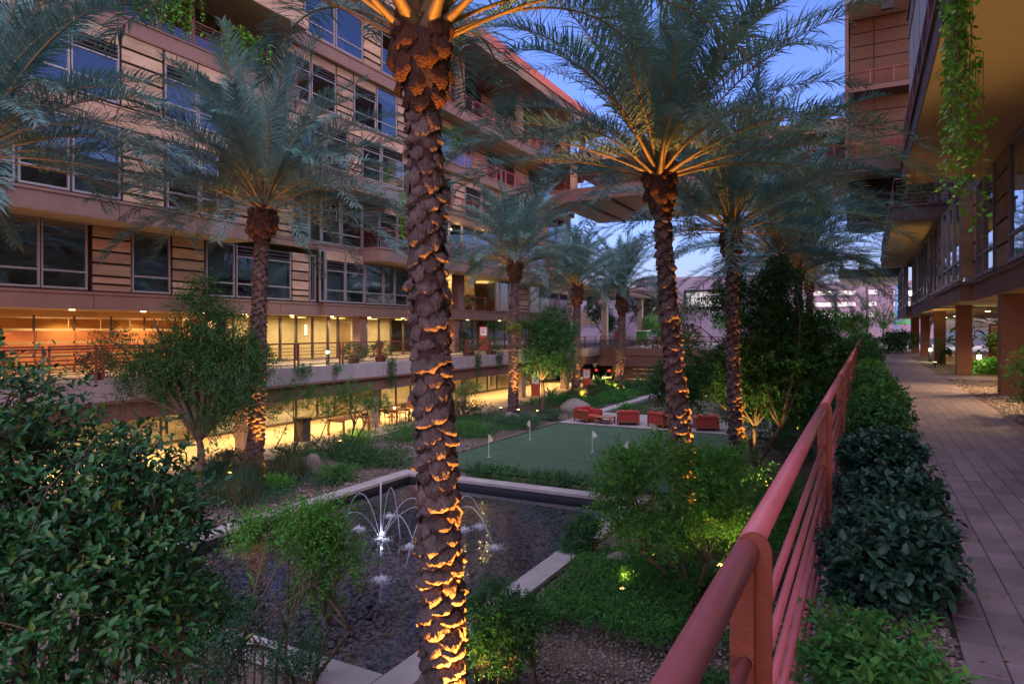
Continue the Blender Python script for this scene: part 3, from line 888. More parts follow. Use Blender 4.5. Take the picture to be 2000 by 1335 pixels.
for y in (20.6, 30.4, 40.5, 50.4, 60.4): bp('column', -26.55, -25.95, y - .28, y + .28, 0, 2.42, 'plaster', apt)
for y in (6, 8.8, 11.6, 14.4, 17.2, 20, 22.5, 25.5, 28.5, 31.7, 35, 38.5, 43, 48, 53, 58):
    MB().cyl(-26.35 if y < 21 else -26.6, y, 2.385, 2.42, .10, 12).build('downlight', 'lamp_warm', apt)
    lamp('downlight_beam', 'SPOT', (-26.35 if y < 21 else -26.6, y, 2.36), 80 if y < 40 else 30, (1.0, .72, .34) if y < 21 else (1, .74, .36), apt, spot_size=R(130), spot_blend=.5, shadow_soft_size=.08)
for y in (6.5, 11, 15.5, 19.5):
    lamp('cove_light', 'AREA', (-28.4, y, 2.2), 16, (1.0, .70, .34), apt, shape='RECTANGLE', size=.4, size_y=3)
for y in (22.3, 25.2, 28.3, 31.6, 35, 38):
    lamp('lobby_light', 'AREA', (-29, y, 2.3), 38, (1.0, .82, .46), apt, shape='SQUARE', size=1.2)
    bp('light_panel', -29.3, -28.7, y - .3, y + .3, 2.36, 2.415, 'lamp_amber', apt)
t = thing('wall_sconce', 'bright vertical sconce glowing in the lobby by the shelves', 'lamp', (-27.4, 27.3, 1.4))
MB().cyl(-27.4, 27.3, 1.35, 1.95, .06, 10).build('lamp_tube', 'lamp_warm', t)
MB().box(-27.45, -27.3, 27.24, 27.36, 1.3, 1.35).build('bracket', 'bronze', t)
for (x, y, e) in ((-27.5, 42, 26), (-28, 47.7, 26), (-28, 55, 36), (-28.2, 43.5, 10)):
    lamp('recess_light', 'POINT', (x, y, 5.2), e, (1, .72, .3), apt, shadow_soft_size=.025)
for y in (40.5, 44):
    lamp('recess_light', 'POINT', (-25.6, y, 8.9), 10, (1, .66, .2), apt, shadow_soft_size=.025)

# canopy slab that links the far end of the building to the street
cp = thing('entrance_canopy', 'brown entrance canopy on slim columns at the far end of the building', 'canopy', (-26, 70, 0))
bp('canopy_slab', -34, -23.3, 67, 83, 5.55, 6.4, 'plaster', cp)
bp('canopy_front', -34, -23.28, 66.94, 67, 5.5, 6.42, 'plaster_dark', cp)
bp('soffit', -33.9, -23.4, 67.05, 82.9, 5.5, 5.55, 'pale_soffit', cp)
for x, y in ((-24.6, 67.6), (-24.2, 79), (-31, 67.6)): bp('column', x - .3, x + .3, y - .3, y + .3, 0, 5.5, 'soffit', cp)
railing_part(cp, [(-33, 67.1), (-23.5, 67.1), (-23.5, 82.8)], 6.42, 1.05, 6, 'rail_dark')

# bridge across the court, high up
brg = thing('skybridge', 'high brown skybridge spanning between the two buildings', 'bridge', (-12, 60, 12.7))
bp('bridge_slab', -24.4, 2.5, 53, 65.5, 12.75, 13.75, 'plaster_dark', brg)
for i in range(1, 10): bp('bridge_joist', -24.4 + i * 2.7, -24.2 + i * 2.7, 53.1, 65.4, 12.5, 12.70, 'plaster_dark', brg)
bp('soffit', -24.4, 2.5, 53.05, 65.45, 12.70, 12.75, 'wood_slat', brg)
bp('bridge_roof', -24.4, 2.5, 54.5, 64.5, 16.35, 17.2, 'sandstone', brg)
for x in (-23, -15, -7, 1): bp('column', x - .25, x + .25, 55, 55.5, 13.75, 16.35, 'sandstone', brg); bp('column', x - .25, x + .25, 63.5, 64, 13.75, 16.35, 'sandstone', brg)
railing_part(brg, [(-24.4, 53.1), (2.5, 53.1)], 13.75, 1.05, 6, 'rail_dark')
railing_part(brg, [(-24.4, 65.3), (2.5, 65.3)], 13.75, 1.05, 6, 'rail_dark')

# ------------------------------------------------------------------ the building on this side of the court
nb = thing('walkway_building', 'tall building with deep balconies and brown columns beside the paved walk', 'building', (6, 25, 0))
CZ = 2.56
def slab_r(p, x0, x1, y0, y1, z0, z1, lip=.1, m='plaster', sm='soffit'):
    bp('slab', x0, x1, y0, y1, z0 + .02, z1 - lip, m, p)
    bp('slab_lip', x0 - .05, x1, y0 - .05, y1 + .05, z1 - lip, z1, m, p)
    bp('soffit', x0 + .02, x1, y0 + .02, y1 - .02, z0, z0 + .02, sm, p)
slab_r(nb, 3.0, 16, -8, 25.3, CZ, 3.18)
slab_r(nb, 2.66, 16, 25.36, 50.2, CZ, 3.18)
slab_r(nb, 2.35, 16, 50.3, 64, CZ, 3.18)
for i in range(-3, 5):
    y = 20.6 + i * 9.15
    bp('column', 3.02, 3.5, y, y + .5, 0, CZ, 'column_brown', nb)
    bp('column', 9.0, 9.5, y, y + .5, 0, CZ, 'column_brown', nb)
def winr(p, x, y0, y1, z0, z1, tr=.62, blind=True):
    f = MB(); t = .06
    f.box(x - .05, x + .07, y0, y0 + t, z0, z1).box(x - .05, x + .07, y1 - t, y1, z0, z1)
    f.box(x - .06, x + .07, y0 + t, y1 - t, z0, z0 + .1).box(x - .04, x + .07, y0 + t, y1 - t, z1 - .07, z1)
    if tr: f.box(x - .04, x + .06, y0 + t, y1 - t, z0 + tr, z0 + tr + .07)
    fo = f.build('window', 'frame', p)
    if tr:
        bp('pane', x + .005, x + .015, y0 + t, y1 - t, z0 + .1, z0 + tr, 'glass', fo)
        bp('pane', x + .005, x + .015, y0 + t, y1 - t, z0 + tr + .07, z1 - .07, 'glass', fo)
    else: bp('pane', x + .005, x + .015, y0 + t, y1 - t, z0 + .1, z1 - .07, 'glass', fo)
    return fo
def stoner(p, x, y0, y1, z0, z1, hs=(.5, .5, .5, .5, .5)):
    bp('panel_backing', x + .06, x + .14, y0, y1, z0, z1, 'backing', p)
    z = z0; k = (z1 - z0) / (sum(hs) + .075 * (len(hs) - 1))
    for h in hs:
        bp('stone_panel', x - .03, x + .05, y0 + .02, y1 - .02, z, z + h * k, 'sandstone', p); z += (h + .075) * k
def runr(p, x, items, z0, z1):
    for k, y0, y1 in items:
        if k == 'w': winr(p, x, y0, y1, z0, z1)
        elif k == 't': winr(p, x, y0, y1, z0, z1, 0)
        else: stoner(p, x, y0, y1, z0, z1)
runr(nb, 3.03, [('w', 12, 14), ('w', 14.1, 16), ('s', 16.1, 17.5), ('w', 17.6, 19.4), ('s', 19.5, 21.2), ('w', 21.5, 23.2), ('w', 23.3, 24.7), ('s', 24.75, 25.3)], 3.22, 6.08)
# end face where the upper floor steps forward
bp('stone_panel', 2.7, 3.0, 25.36, 25.42, 3.3, 6.0, 'sandstone', nb)
runr(nb, 2.7, [('w', 25.5, 27.3), ('w', 27.4, 29.2), ('w', 29.3, 31.1), ('s', 31.2, 32.8), ('t', 32.9, 34.6), ('t', 34.7, 36.4), ('s', 36.5, 38), ('t', 38.1, 40), ('w', 40.1, 42), ('w', 42.1, 44), ('s', 44.1, 46), ('w', 46.1, 48), ('w', 48.1, 50)], 3.22, 6.08)
runr(nb, 2.4, [('w', 50.4, 53), ('s', 53.1, 55), ('w', 55.1, 58), ('w', 58.1, 61), ('s', 61.1, 63.8)], 3.22, 6.08)
bp('inner_wall', 7, 7.2, -8, 64, 3.2, 14, 'interior', nb)
# deep balconies
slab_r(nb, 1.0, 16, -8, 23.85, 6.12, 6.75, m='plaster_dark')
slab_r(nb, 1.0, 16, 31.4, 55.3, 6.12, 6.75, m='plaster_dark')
bp('slab', 3.1, 16, 23.9, 31.35, 6.12, 6.75, 'plaster', nb)
def rail_r(pts, z0, h=1.05, n=6, m='rail_dark'): return railing_part(nb, pts, z0, h, n, m)
rail_r([(1.06, -8), (1.06, 23.75)], 6.75)
rail_r([(3.0, 31.5), (1.06, 31.5), (1.06, 55.2)], 6.75)
runr(nb, 3.1, [('t', -2, 1), ('t', 1.1, 4), ('s', 4.1, 6), ('t', 6.1, 9), ('t', 9.1, 12), ('s', 12.1, 14), ('t', 14.1, 17), ('t', 17.1, 20), ('s', 20.1, 22), ('w', 22.1, 24), ('w', 24.1, 27), ('s', 27.1, 29), ('w', 29.1, 31), ('t', 31.2, 34), ('s', 34.1, 36), ('t', 36.1, 39), ('t', 39.1, 42), ('s', 42.1, 44), ('t', 44.1, 47), ('t', 47.1, 50)], 6.8, 9.6)
# upper floors stand over the balcony edge
slab_r(nb, 1.05, 16, 13.5, 21.4, 9.6, 10.3)
runr(nb, 1.1, [('s', 13.5, 15.2), ('w', 15.3, 17.2), ('w', 17.3, 19.2), ('s', 19.3, 21.3)], 10.35, 13.2)
slab_r(nb, 1.05, 16, 13.5, 21.4, 13.2, 13.9)
slab_r(nb, 2.2, 16, -8, 50, 14.0, 14.6)
for z in (7.2, 9.4):
    pass
for y0 in (15.6, 17.6, 19.6): bp('privacy_screen', 1.07, 1.12, y0, y0 + 1.7, 7.0, 9.55, 'concrete', nb)
bp('shade_panel', .55, 1.0, 30.6, 30.75, 14.5, 17.2, 'backing', nb)
slab_r(nb, 2.2, 16, -8, 64, 9.62, 10.2)
bp('upper_wall', 3.2, 3.4, -8, 64, 10.2, 14, 'plaster', nb)
# stacked balconies of the far wing
for z in (12.2, 23.6, 27.1):
    slab_r(nb, -1.25, 3.2, 50.2, 62, z, z + .95, m='plaster_dark')
    railing_part(nb, [(3.1, 50.3), (-1.15, 50.3), (-1.15, 62)], z + .95, 1.05, 6, 'rail_dark')
bp('wing_wall', -.98, 3.2, 53.2, 62, 9.6, 28, 'backing', nb)
for k in range(11):
    z = 13.3 + k * .93
    bp('wall_panel', -.95, .5, 53.12, 53.19, z, z + .86, 'wing_brown', nb); bp('wall_panel', .56, 3.15, 53.12, 53.19, z, z + .86, 'wing_brown', nb)
bp('balcony_slab', -1.2, 3.15, 51.6, 53.1, 18.0, 18.35, 'plaster_dark', nb)
railing_part(nb, [(3.1, 51.65), (-1.1, 51.65)], 18.35, 1.05, 6, 'rail_dark')
bp('wing_wall', -1.2, -1.0, 53.5, 62, 9.6, 28, 'wing_brown', nb)
bp('wing_edge', -1.22, -1.0, 50.25, 50.5, 13.1, 23.6, 'plaster_dark', nb)
# low balcony slab at the end of the walk
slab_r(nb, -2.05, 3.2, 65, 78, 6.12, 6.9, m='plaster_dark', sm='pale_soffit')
railing_part(nb, [(3.0, 65.1), (-1.95, 65.1), (-1.95, 77.9)], 6.9, 1.2, 5)
for y in (16, 22, 27.5, 33, 39, 45, 52, 58):
    MB().cyl(5.2, y, CZ - .035, CZ, .1, 12).build('downlight', 'lamp_warm', nb)
    lamp('downlight_beam', 'SPOT', (5.2, y, CZ - .06), 330 if y == 22 else 110, (1.0, .62, .22), nb, spot_size=R(140), spot_blend=.5, shadow_soft_size=.08)

# ------------------------------------------------------------------ date palms
def frond_mesh(el0, droop, Ln, seed, nleaf=124):
    rng = np.random.default_rng(seed)
    n = 26
    s = np.linspace(0, 1, n)
    el = R(el0) - R(droop) * s ** 1.6
    st = Ln / (n - 1)
    y = np.concatenate(([0], np.cumsum(np.cos(el[:-1]) * st))); z = np.concatenate(([0], np.cumsum(np.sin(el[:-1]) * st)))
    side = rng.normal() * .12 * s ** 2 * Ln
    ax = np.stack([side, y, z], 1)
    rb = MB()
    rad = .042 * (1 - s) ** 1.3 + .006
    # the petiole is broad and flat at its foot
    V = []; F = []
    for i in range(n):
        t = ax[min(i + 1, n - 1)] - ax[max(i - 1, 0)]; t = t / np.linalg.norm(t)
        sx = np.array([1., 0, 0]); nn = np.cross(sx, t); nn /= np.linalg.norm(nn)
        wd = rad[i] * (1 + 1.1 * math.exp(-s[i] * 14)); th = rad[i] * .62
        for a, bq in ((-wd, 0), (0, -th), (wd, 0), (0, th * .5)):
            V.append(ax[i] + sx * a + nn * bq)
    for i in range(n - 1):
        for k in range(4):
            F.append((i * 4 + k, i * 4 + (k + 1) % 4, i * 4 + 4 + (k + 1) % 4, i * 4 + 4 + k))
    rv = np.array(V); rf = np.array(F)
    # leaflets on both sides, in a shallow V, longest past the middle
    u = np.linspace(.17, .985, nleaf)
    Ps, Qs, Ts, Ws = [], [], [], []
    for sg in (-1, 1):
        uu = u + rng.normal(size=nleaf) * .004
        p = np.stack([np.interp(uu, s, ax[:, k]) for k in range(3)], 1)
        e = np.interp(uu, s, el)
        t = np.stack([0 * e, np.cos(e), np.sin(e)], 1); nn = np.stack([0 * e, -np.sin(e), np.cos(e)], 1)
        vee = R(28) + rng.normal(size=nleaf) * .28
        fw = R(50) - R(26) * (1 - uu) + rng.normal(size=nleaf) * .12
        d = (np.array([[sg, 0, 0]]) * (np.cos(vee) * np.cos(fw))[:, None] + nn * (np.sin(vee) * np.cos(fw))[:, None] + t * np.sin(fw)[:, None])
        ll = (.16 + .40 * np.sin(np.clip((uu - .12) / .9, 0, 1) ** .8 * math.pi) ** .7) * Ln / 4.4 * (1 + rng.normal(size=nleaf) * .08)
        m1 = p + d * (ll * .5)[:, None]
        q = m1 + unit(d + np.array([[0, 0, -.35]]) * (.6 + rng.random((nleaf, 1)))) * (ll * .5)[:, None]
        Ps.append(p); Qs.append(m1); Ts.append(q); Ws.append(unit(np.cross(d, nn + .2 * rng.normal(size=(nleaf, 3)))) * .0105 * Ln / 4.4)
    P = np.concatenate(Ps); Q = np.concatenate(Qs); T = np.concatenate(Ts); W = np.concatenate(Ws)
    LV = np.stack([P - W * .6, P + W * .6, Q + W, Q - W, T], 1).reshape(-1, 3)
    b = np.arange(len(P))[:, None] * 5
    return (rv, rf), (LV, b + np.array([[0, 1, 2, 3]]), b + np.array([[3, 2, 4]]))

FR = {}
def frond_set(Ln):
    key = round(Ln, 1)
    if key not in FR:
        out = []
        for i, (el, dr) in enumerate([(85, 18), (77, 36), (68, 48), (58, 56), (46, 62), (33, 64), (18, 60), (0, 52)]):
            for v in range(2):
                (rv, rf), (lv, l4, l3) = frond_mesh(el, dr * (1 + .12 * v), Ln * (1.02 - .05 * v), 100 + i * 7 + v)
                mr = mesh_np('rachis_mesh', rv, [rf], 'rachis', True)
                ml = mesh_np('leaflet_mesh', lv, [l4, l3], 'frond')
                out.append((mr, ml))
        FR[key] = out
    return FR[key]

def boot_mesh(seed, w=.30, h=.15, d=.075, Rr=.2, long=0.0, m='leaf_base'):
    """one cut leaf base: a shield leaning out of the trunk, scalloped below"""
    rng = np.random.default_rng(seed)
    n = 7
    a = np.linspace(-1, 1, n)
    jit = lambda k: rng.normal(size=n) * k
    xo = a * w * .5
    zo = -h * .5 * (1 - np.abs(a) ** 2.2) + jit(.016)
    wrap = xo ** 2 / (2 * Rr)
    yo = d * (1 - .6 * np.abs(a) ** 2.5) + jit(.014) - wrap
    low = np.stack([xo, yo, zo], 1)
    und = np.stack([xo * .92, .004 - wrap + jit(.004), zo - h * .34 * (1 - .5 * np.abs(a)) + jit(.006)], 1)
    zt = h * (.55 + .25 * (1 - np.abs(a))) + long * (1 - np.abs(a)) + jit(.012)
    top = np.stack([xo * .9, yo * .12 - wrap * .6 - .012 + long * .25 * (1 - np.abs(a)), zt], 1)
    mid = np.stack([xo * .97, yo * .70 - wrap * .2 + jit(.012), zo * .55 + zt * .38 + jit(.012)], 1)
    back = np.stack([xo * .85, -.05 - wrap, zt - .02], 1)
    V = np.concatenate([und, low, mid, top, back])
    F = []
    for r in range(4):
        for i in range(n - 1):
            F.append((r * n + i, r * n + i + 1, (r + 1) * n + i + 1, (r + 1) * n + i))
    return mesh_np('leaf_base_mesh', V, [np.array(F)], m)
BOOT = [boot_mesh(300 + i, .215 + .045 * (i % 3), .09 + .02 * (i % 4), .05 + .014 * (i % 3)) for i in range(8)]
FIB = [boot_mesh(340 + i, .26, .17, .075, .26, .07 + .03 * (i % 2), 'fibre') for i in range(4)]

def palm(short, label, base, top, r0, r1, rb, Ln, nf, seed, boots=280, zvis=-99, boss=.75, rowh=.066, lights=(), tmax=7, group='date palms planted in two rows along the court'):
    rng = np.random.default_rng(seed)
    base = Vector(base); top = Vector(top)
    t = thing('date_palm', label, 'palm tree', base, group)
    H = (top - base).length
    ax = lambda u: base.lerp(top, u) + Vector((math.sin(u * 3.1 + seed) * .05, math.cos(u * 2.7 + seed) * .05, 0)) * min(1, 4 * u * (1 - u))
    ub = 1 - boss / H
    def rad(u):
        if u < ub:
            return r0 + (r1 - r0) * (u / ub) ** 1.2
        q = (u - ub) / (1 - ub)
        return r1 + (rb - r1) * min(1, q * 3.2) - (rb * .18) * max(0, q - .75) * 4
    N = 48
    tb = MB().tube([ax(i / N) for i in range(N + 1)], [rad(i / N) * .93 for i in range(N + 1)], 14)
    tb.build('trunk', 'trunk_core', t, smooth=True)
    # leaf bases wind up the trunk; the lowest ones past the count are one piece
    spots = []
    u = .004; k = 0
    while u < ub - .01:
        spots.append((u, k * 2.39996 + rng.normal() * .12, 0)); k += 1
        u += rowh / H * (.215 / max(rad(u), .1)) * .40
    us = ub - .01
    fibre = []
    while us < .995:
        fibre.append((us, k * 2.39996 + rng.normal() * .2, 1)); k += 1
        us += .034 / H
    allm = spots + fibre
    part = allm[-boots:] if boots else []
    rest = allm[:-boots] if boots else allm
    def place(u, a, kind):
        p = ax(u); r = rad(u) * .97
        me = (FIB if kind else BOOT)[int(rng.integers(0, 4 if kind else 8))]
        sc = (r / .205) * rng.uniform(.85, 1.2)
        if kind: sc = max(.75, r / .27) * rng.uniform(.8, 1.2)
        loc = p + Vector((math.cos(a), math.sin(a), 0)) * r
        rot = (rng.normal() * .06, rng.normal() * .10, a - math.pi / 2)
        return me, loc, rot, (sc * rng.uniform(.9, 1.15), sc * rng.uniform(.75, 1.3), sc * rng.uniform(.85, 1.15))
    for q in part:
        me, loc, rot, sc = place(*q)
        inst('leaf_base', me, loc, t, rot, sc)
    if rest:
        Vs, Fs, off = [], [], 0
        for q in rest:
            me, loc, rot, sc = place(*q)
            nv = len(me.vertices)
            co = np.empty(nv * 3, dtype=np.float32); me.vertices.foreach_get('co', co)
            mm = np.array(Matrix.LocRotScale(loc, __import__('mathutils').Euler(rot), Vector(sc)))
            Vs.append(co.reshape(-1, 3) @ mm[:3, :3].T + mm[:3, 3])
            vi = np.empty(len(me.loops), dtype=np.int32); me.loops.foreach_get('vertex_index', vi)
            Fs.append(vi.reshape(-1, 4) + off); off += nv
        o = bpy.data.objects.new('leaf_base', mesh_np('leaf_base_rest', np.concatenate(Vs), [np.concatenate(Fs)], 'leaf_base'))
        o['kind'] = 'stuff'
        link(o, t)
    fs = frond_set(Ln)
    for i in range(nf):
        f = i / (nf - 1)
        tier = min(tmax, max(0, int(f ** .85 * 7.6 + rng.normal() * .4)))
        mr, ml = fs[tier * 2 + int(rng.integers(0, 2))]
        a = i * 2.39996 + rng.normal() * .15
        p = top + Vector((0, 0, .12 - .42 * f)) + Vector((-math.sin(a), math.cos(a), 0)) * (.06 + .16 * f) * rb / .3
        sc = rng.uniform(.86, 1.08) * (.8 if tier == 0 else 1)
        fo = inst('frond', ml, p, t, (0, rng.normal() * .15, a), sc)
        inst('rachis', mr, (0, 0, 0), fo, local=True)
    for li, (dx, dy, e, sp) in enumerate(lights):
        px = base + Vector((dx, dy, .25))
        u_ = thing('uplight', ('bright round uplight right of the trunk of the ', 'weaker round uplight left of the trunk of the ')[li] + short, 'spotlight', (base.x + dx, base.y + dy, base.z), 'uplights at the palm trunks')
        b = MB().cyl(base.x + dx, base.y + dy, base.z, base.z + .1, .03, 8).cyl(base.x + dx, base.y + dy, base.z + .1, base.z + .22, .07, 10)
        b.build('housing', 'black_metal', u_)
        MB().cyl(base.x + dx, base.y + dy, base.z + .221, base.z + .232, .062, 10).build('lens', 'lamp_orange', u_)
        lamp('uplight_beam', 'SPOT', px, e, (1.0, .34, .045), u_, aim=tuple(ax(.5)), spot_size=R(sp), spot_blend=.7, shadow_soft_size=.05)
    return t

LR = [((.75, .1, 260, 46), (-.62, .55, 90, 40))]
palm('scarred nearest palm', 'tall scarred date palm nearest the camera, its trunk crossing the whole view', (-3.73, 5.6, GZ), (-3.93, 5.5, 4.85), .205, .155, .27, 5.0, 44, 1, 300, boss=.95, rowh=.054, tmax=5, lights=((.58, -.26, 2900, 30), (-.52, .2, 1000, 28)))
palm('broad fan palm', 'date palm beyond the pool with a broad fan of fronds against the sky', (-3.08, 13.54, GZ), (-3.66, 13.23, 5.0), .215, .155, .29, 5.0, 68, 2, 300, boss=1.0, tmax=6, lights=((.6, -.3, 2200, 32), (-.7, -.3, 200, 40)))
palm('palm behind the fan palm', 'date palm behind the broad fan palm, half hidden by the dark leafy tree', (-3.37, 20.85, GZ), (-3.55, 20.75, 4.86), .20, .16, .28, 5.1, 66, 3, 280, boss=1.2, lights=((.8, -.2, 900, 34),))
palm('slim palm in the dark tree', 'slim date palm farther along the rail side, rising out of the dark tree', (-3.05, 28.6, GZ), (-3.1, 28.5, 4.9), .2, .16, .26, 5.1, 64, 4, 240, lights=((.8, -.2, 660, 34),))
palm('orange rail side palm', 'date palm near the far end of the rail side with its trunk glowing orange', (-2.9, 36.2, GZ), (-3.0, 36.2, 4.7), .2, .16, .26, 5.0, 56, 5, 120, lights=((.6, -.5, 780, 34),))
palm('farthest rail side palm', 'farthest date palm on the rail side, close to the garage screen', (-3.0, 44.2, GZ), (-3.0, 44.2, 4.6), .2, .16, .26, 5.0, 44, 6, 0, lights=((.6, -.5, 480, 34),))
palm('palm before the far beam', 'date palm close to the far concrete beam, behind the row on the rail side', (-5.2, 50.5, GZ), (-5.3, 50.5, 5.0), .2, .16, .26, 5.0, 54, 16, 0, lights=((.6, -.5, 420, 34),))
palm('palm facing the amber panels', 'grey green date palm in front of the amber panels, far side of the pool', (-17.24, 14.92, GZ), (-16.95, 15.07, 5.75), .24, .19, .36, 5.0, 100, 7, 300, boss=1.3, lights=((.7, -.25, 1140, 34), (-.6, -.4, 540, 34)))
palm('palm outside the left edge', 'date palm at the left edge, only its drooping fronds showing over the windows', (-17.3, 7.3, GZ), (-17.2, 7.3, 5.7), .25, .2, .36, 5.0, 84, 8, 0, lights=((.7, -.2, 600, 34),))
palm('palm beside the kiosk', 'date palm with pale trunk and feathery crown left of the small courtyard tree', (-18.05, 34.2, GZ), (-17.9, 34.2, 5.7), .26, .21, .38, 4.8, 82, 9, 140, boss=1.3, lights=((.6, -.5, 990, 34), (-.7, -.2, 468, 34)))
palm('palm at the glazed corner', 'date palm by the corner of the glazed garden rooms, second from the far end', (-18.1, 43.8, GZ), (-18.0, 43.8, 4.9), .28, .23, .38, 4.8, 78, 10, 120, boss=1.6, lights=((.6, -.6, 1140, 34), (-.7, -.3, 594, 34)))
palm('palm at the canopy corner', 'date palm at the far corner of the court in front of the canopy', (-17.4, 51.1, GZ), (-17.1, 51.1, 5.0), .30, .25, .42, 4.8, 74, 11, 120, boss=2.2, lights=((.6, -.6, 900, 34), (-.7, -.3, 540, 34)))

# ------------------------------------------------------------------ the red railing of the walk
rl = thing('walkway_railing', 'brick red tubular railing with flat posts running along the paved walk', 'railing', (-.29, 20, 0))
ZT = 1.04
pm_ = MB()
arch = [(-.02, -.45), (.066, -.45), (.066, 1.04)] + [(.018 + .048 * math.cos(a), 1.04 + .052 * math.sin(a)) for a in np.linspace(.25, 2.9, 10)] + [(-.03, 1.04)]
pm_.prism(arch, 1, -.002, .014)
pm_.box(-.036, .026, -.05, -.002, -.45, 1.01)
post_me = pm_.mesh('post_mesh', 'rail_post')
yp = [1.93 + 3.74 * k for k in range(-2, 13)]
SP = 3.74
top_me = MB().tube([(0, -SP / 2 + .0, 0), (0, SP / 2 - .0, 0)], .035, 20).mesh('top_rail_mesh', 'rail_red', True)
bar_me = MB().tube([(0, -SP / 2, 0), (0, SP / 2, 0)], .0165, 12).mesh('rail_mesh', 'rail_red', True)
for k, y in enumerate(yp):
    inst('post', post_me, (-.29, y, 0), rl)
    if k < len(yp) - 1:
        inst('top_rail', top_me, (-.29, y + SP / 2, ZT), rl)
        for z in (.757, .595, .43, .265, .10, -.06):
            inst('rail', bar_me, (-.285, y + SP / 2, z), rl)

weld = MB()
for k in range(14):
    a0, a1 = 2 * math.pi * k / 14, 2 * math.pi * (k + 1) / 14
    weld.tube([(.0185 * math.cos(a0), 0, .0185 * math.sin(a0)), (.0185 * math.cos((a0 + a1) / 2) * 1.06, 0, .0185 * math.sin((a0 + a1) / 2) * 1.06), (.0185 * math.cos(a1), 0, .0185 * math.sin(a1))], .0042, 5)
weld_me = weld.mesh('weld_mesh', 'rail_post', True)
for y in yp[2:5]:
    for z in (.757, .595, .43, .265, .10, -.06):
        inst('weld_bead', weld_me, (-.285, y - .052, z), rl); inst('weld_bead', weld_me, (-.285, y + .016, z), rl)
# railing on the far terrace
fr = thing('terrace_railing', 'dark red railing with thin horizontal rails on the far concrete terrace', 'railing', (-20.95, 30, 0))
def rail_run(p, x, ys, axis='y', z0=.0):
    for a, c2 in zip(ys[:-1], ys[1:]):
        a2, c3 = a + .1, c2 - .1
        if axis == 'y':
            f = lambda y0, y1, z0_, z1_, t, nm: bp(nm, x - t, x + t, y0, y1, z0_, z1_, 'rail_dark', p)
        else:
            f = lambda y0, y1, z0_, z1_, t, nm: bp(nm, y0, y1, x - t, x + t, z0_, z1_, 'rail_dark', p)
        f(a2 - .03, a2 + .03, z0, z0 + 1.04, .03, 'post'); f(c3 - .03, c3 + .03, z0, z0 + 1.04, .03, 'post')
        f(a2 - .03, c3 + .03, z0 + 1.04, z0 + 1.1, .032, 'top_rail')
        for z in (.86, .72, .58, .44, .30, .16):
            f(a2, c3, z0 + z, z0 + z + .028, .014, 'rail')
rail_run(fr, -21.15, [1.5 + 2.72 * i for i in range(21)])
rail_run(fr, 56.05, [-20.9 + 2.7 * i for i in range(8)], 'x')
fr2 = thing('terrace_railing', 'second dark red railing set back in front of the amber panels', 'railing', (-24.6, 10, 0))
rail_run(fr2, -24.6, [-1 + 3.4 * i for i in range(7)])

# ------------------------------------------------------------------ garden furniture
def lounge(label, x, y, rz):
    t = thing('lounge_chair', label, 'armchair', (x, y, GZ + .11), 'red lounge chairs on the patio by the green', rz)
    L = lambda mb, n, m, **k: mb.build(n, m, t, local=True, **k)
    t.scale = (.8, .8, .85)
    w, d = .62, .60
    for sx in (-1, 1):
        for sy in (-1, 1):
            L(MB().box(sx * w - .035, sx * w + .035, sy * d - .035, sy * d + .035, 0, .66), 'leg', 'redwood')
        L(MB().box(sx * w - .06, sx * w + .06, -d - .04, d + .04, .66, .70), 'armrest', 'redwood')
        for k in range(3): L(MB().box(sx * w - .015, sx * w + .015, -d + .035, d - .035, .16 + k * .17, .29 + k * .17), 'slat', 'redwood')
    for k in range(3): L(MB().box(-w + .035, w - .035, d - .015, d + .015, .16 + k * .17, .29 + k * .17), 'slat', 'redwood')
    L(MB().box(-w - .06, w + .06, d - .05, d + .06, .70, .74), 'back_rail', 'redwood')
    L(MB().box(-w + .03, w - .03, -d - .02, d, .14, .20), 'seat_frame', 'redwood')
    def cushion(x0, x1, y0, y1, z0, z1, nm):
        b = MB(); r = .05
        b.add([(x0, y0 + r, z0), (x1, y0 + r, z0), (x1, y1, z0), (x0, y1, z0), (x0, y0, z0 + r), (x1, y0, z0 + r), (x1, y1, z0 + r), (x0, y1, z0 + r),
               (x0, y0, z1 - r), (x1, y0, z1 - r), (x1, y1, z1 - r), (x0, y1, z1 - r), (x0 + r, y0 + r, z1), (x1 - r, y0 + r, z1), (x1 - r, y1 - r, z1), (x0 + r, y1 - r, z1)],
              [(0, 3, 2, 1), (12, 13, 14, 15)] + [(a + i, a + (i + 1) % 4, a + 4 + (i + 1) % 4, a + 4 + i) for a in (0, 4, 8) for i in range(4)])
        L(b, nm, 'red_cushion')
    cushion(-w + .05, w - .05, -d - .06, d - .18, .20, .42, 'seat_cushion')
    cushion(-w + .05, w - .05, d - .19, d + .02, .30, .86, 'back_cushion')
    cushion(-w + .04, -w + .19, -d - .02, d - .2, .42, .75, 'arm_cushion'); cushion(w - .19, w - .04, -d - .02, d - .2, .42, .75, 'arm_cushion')
    return t
lounge('red cushioned lounge chair at the left end of the patio', -12.45, 31.75, R(62))
lounge('red lounge chair seen from behind, just right of the low slatted table', -10.35, 31.75, R(-158))
lounge('red lounge chair partly hidden by the orange lit palm trunk', -8.6, 31.7, R(150))
lounge('red lounge chair under the dark leafy tree at the right end of the patio', -6.55, 31.65, R(-160))
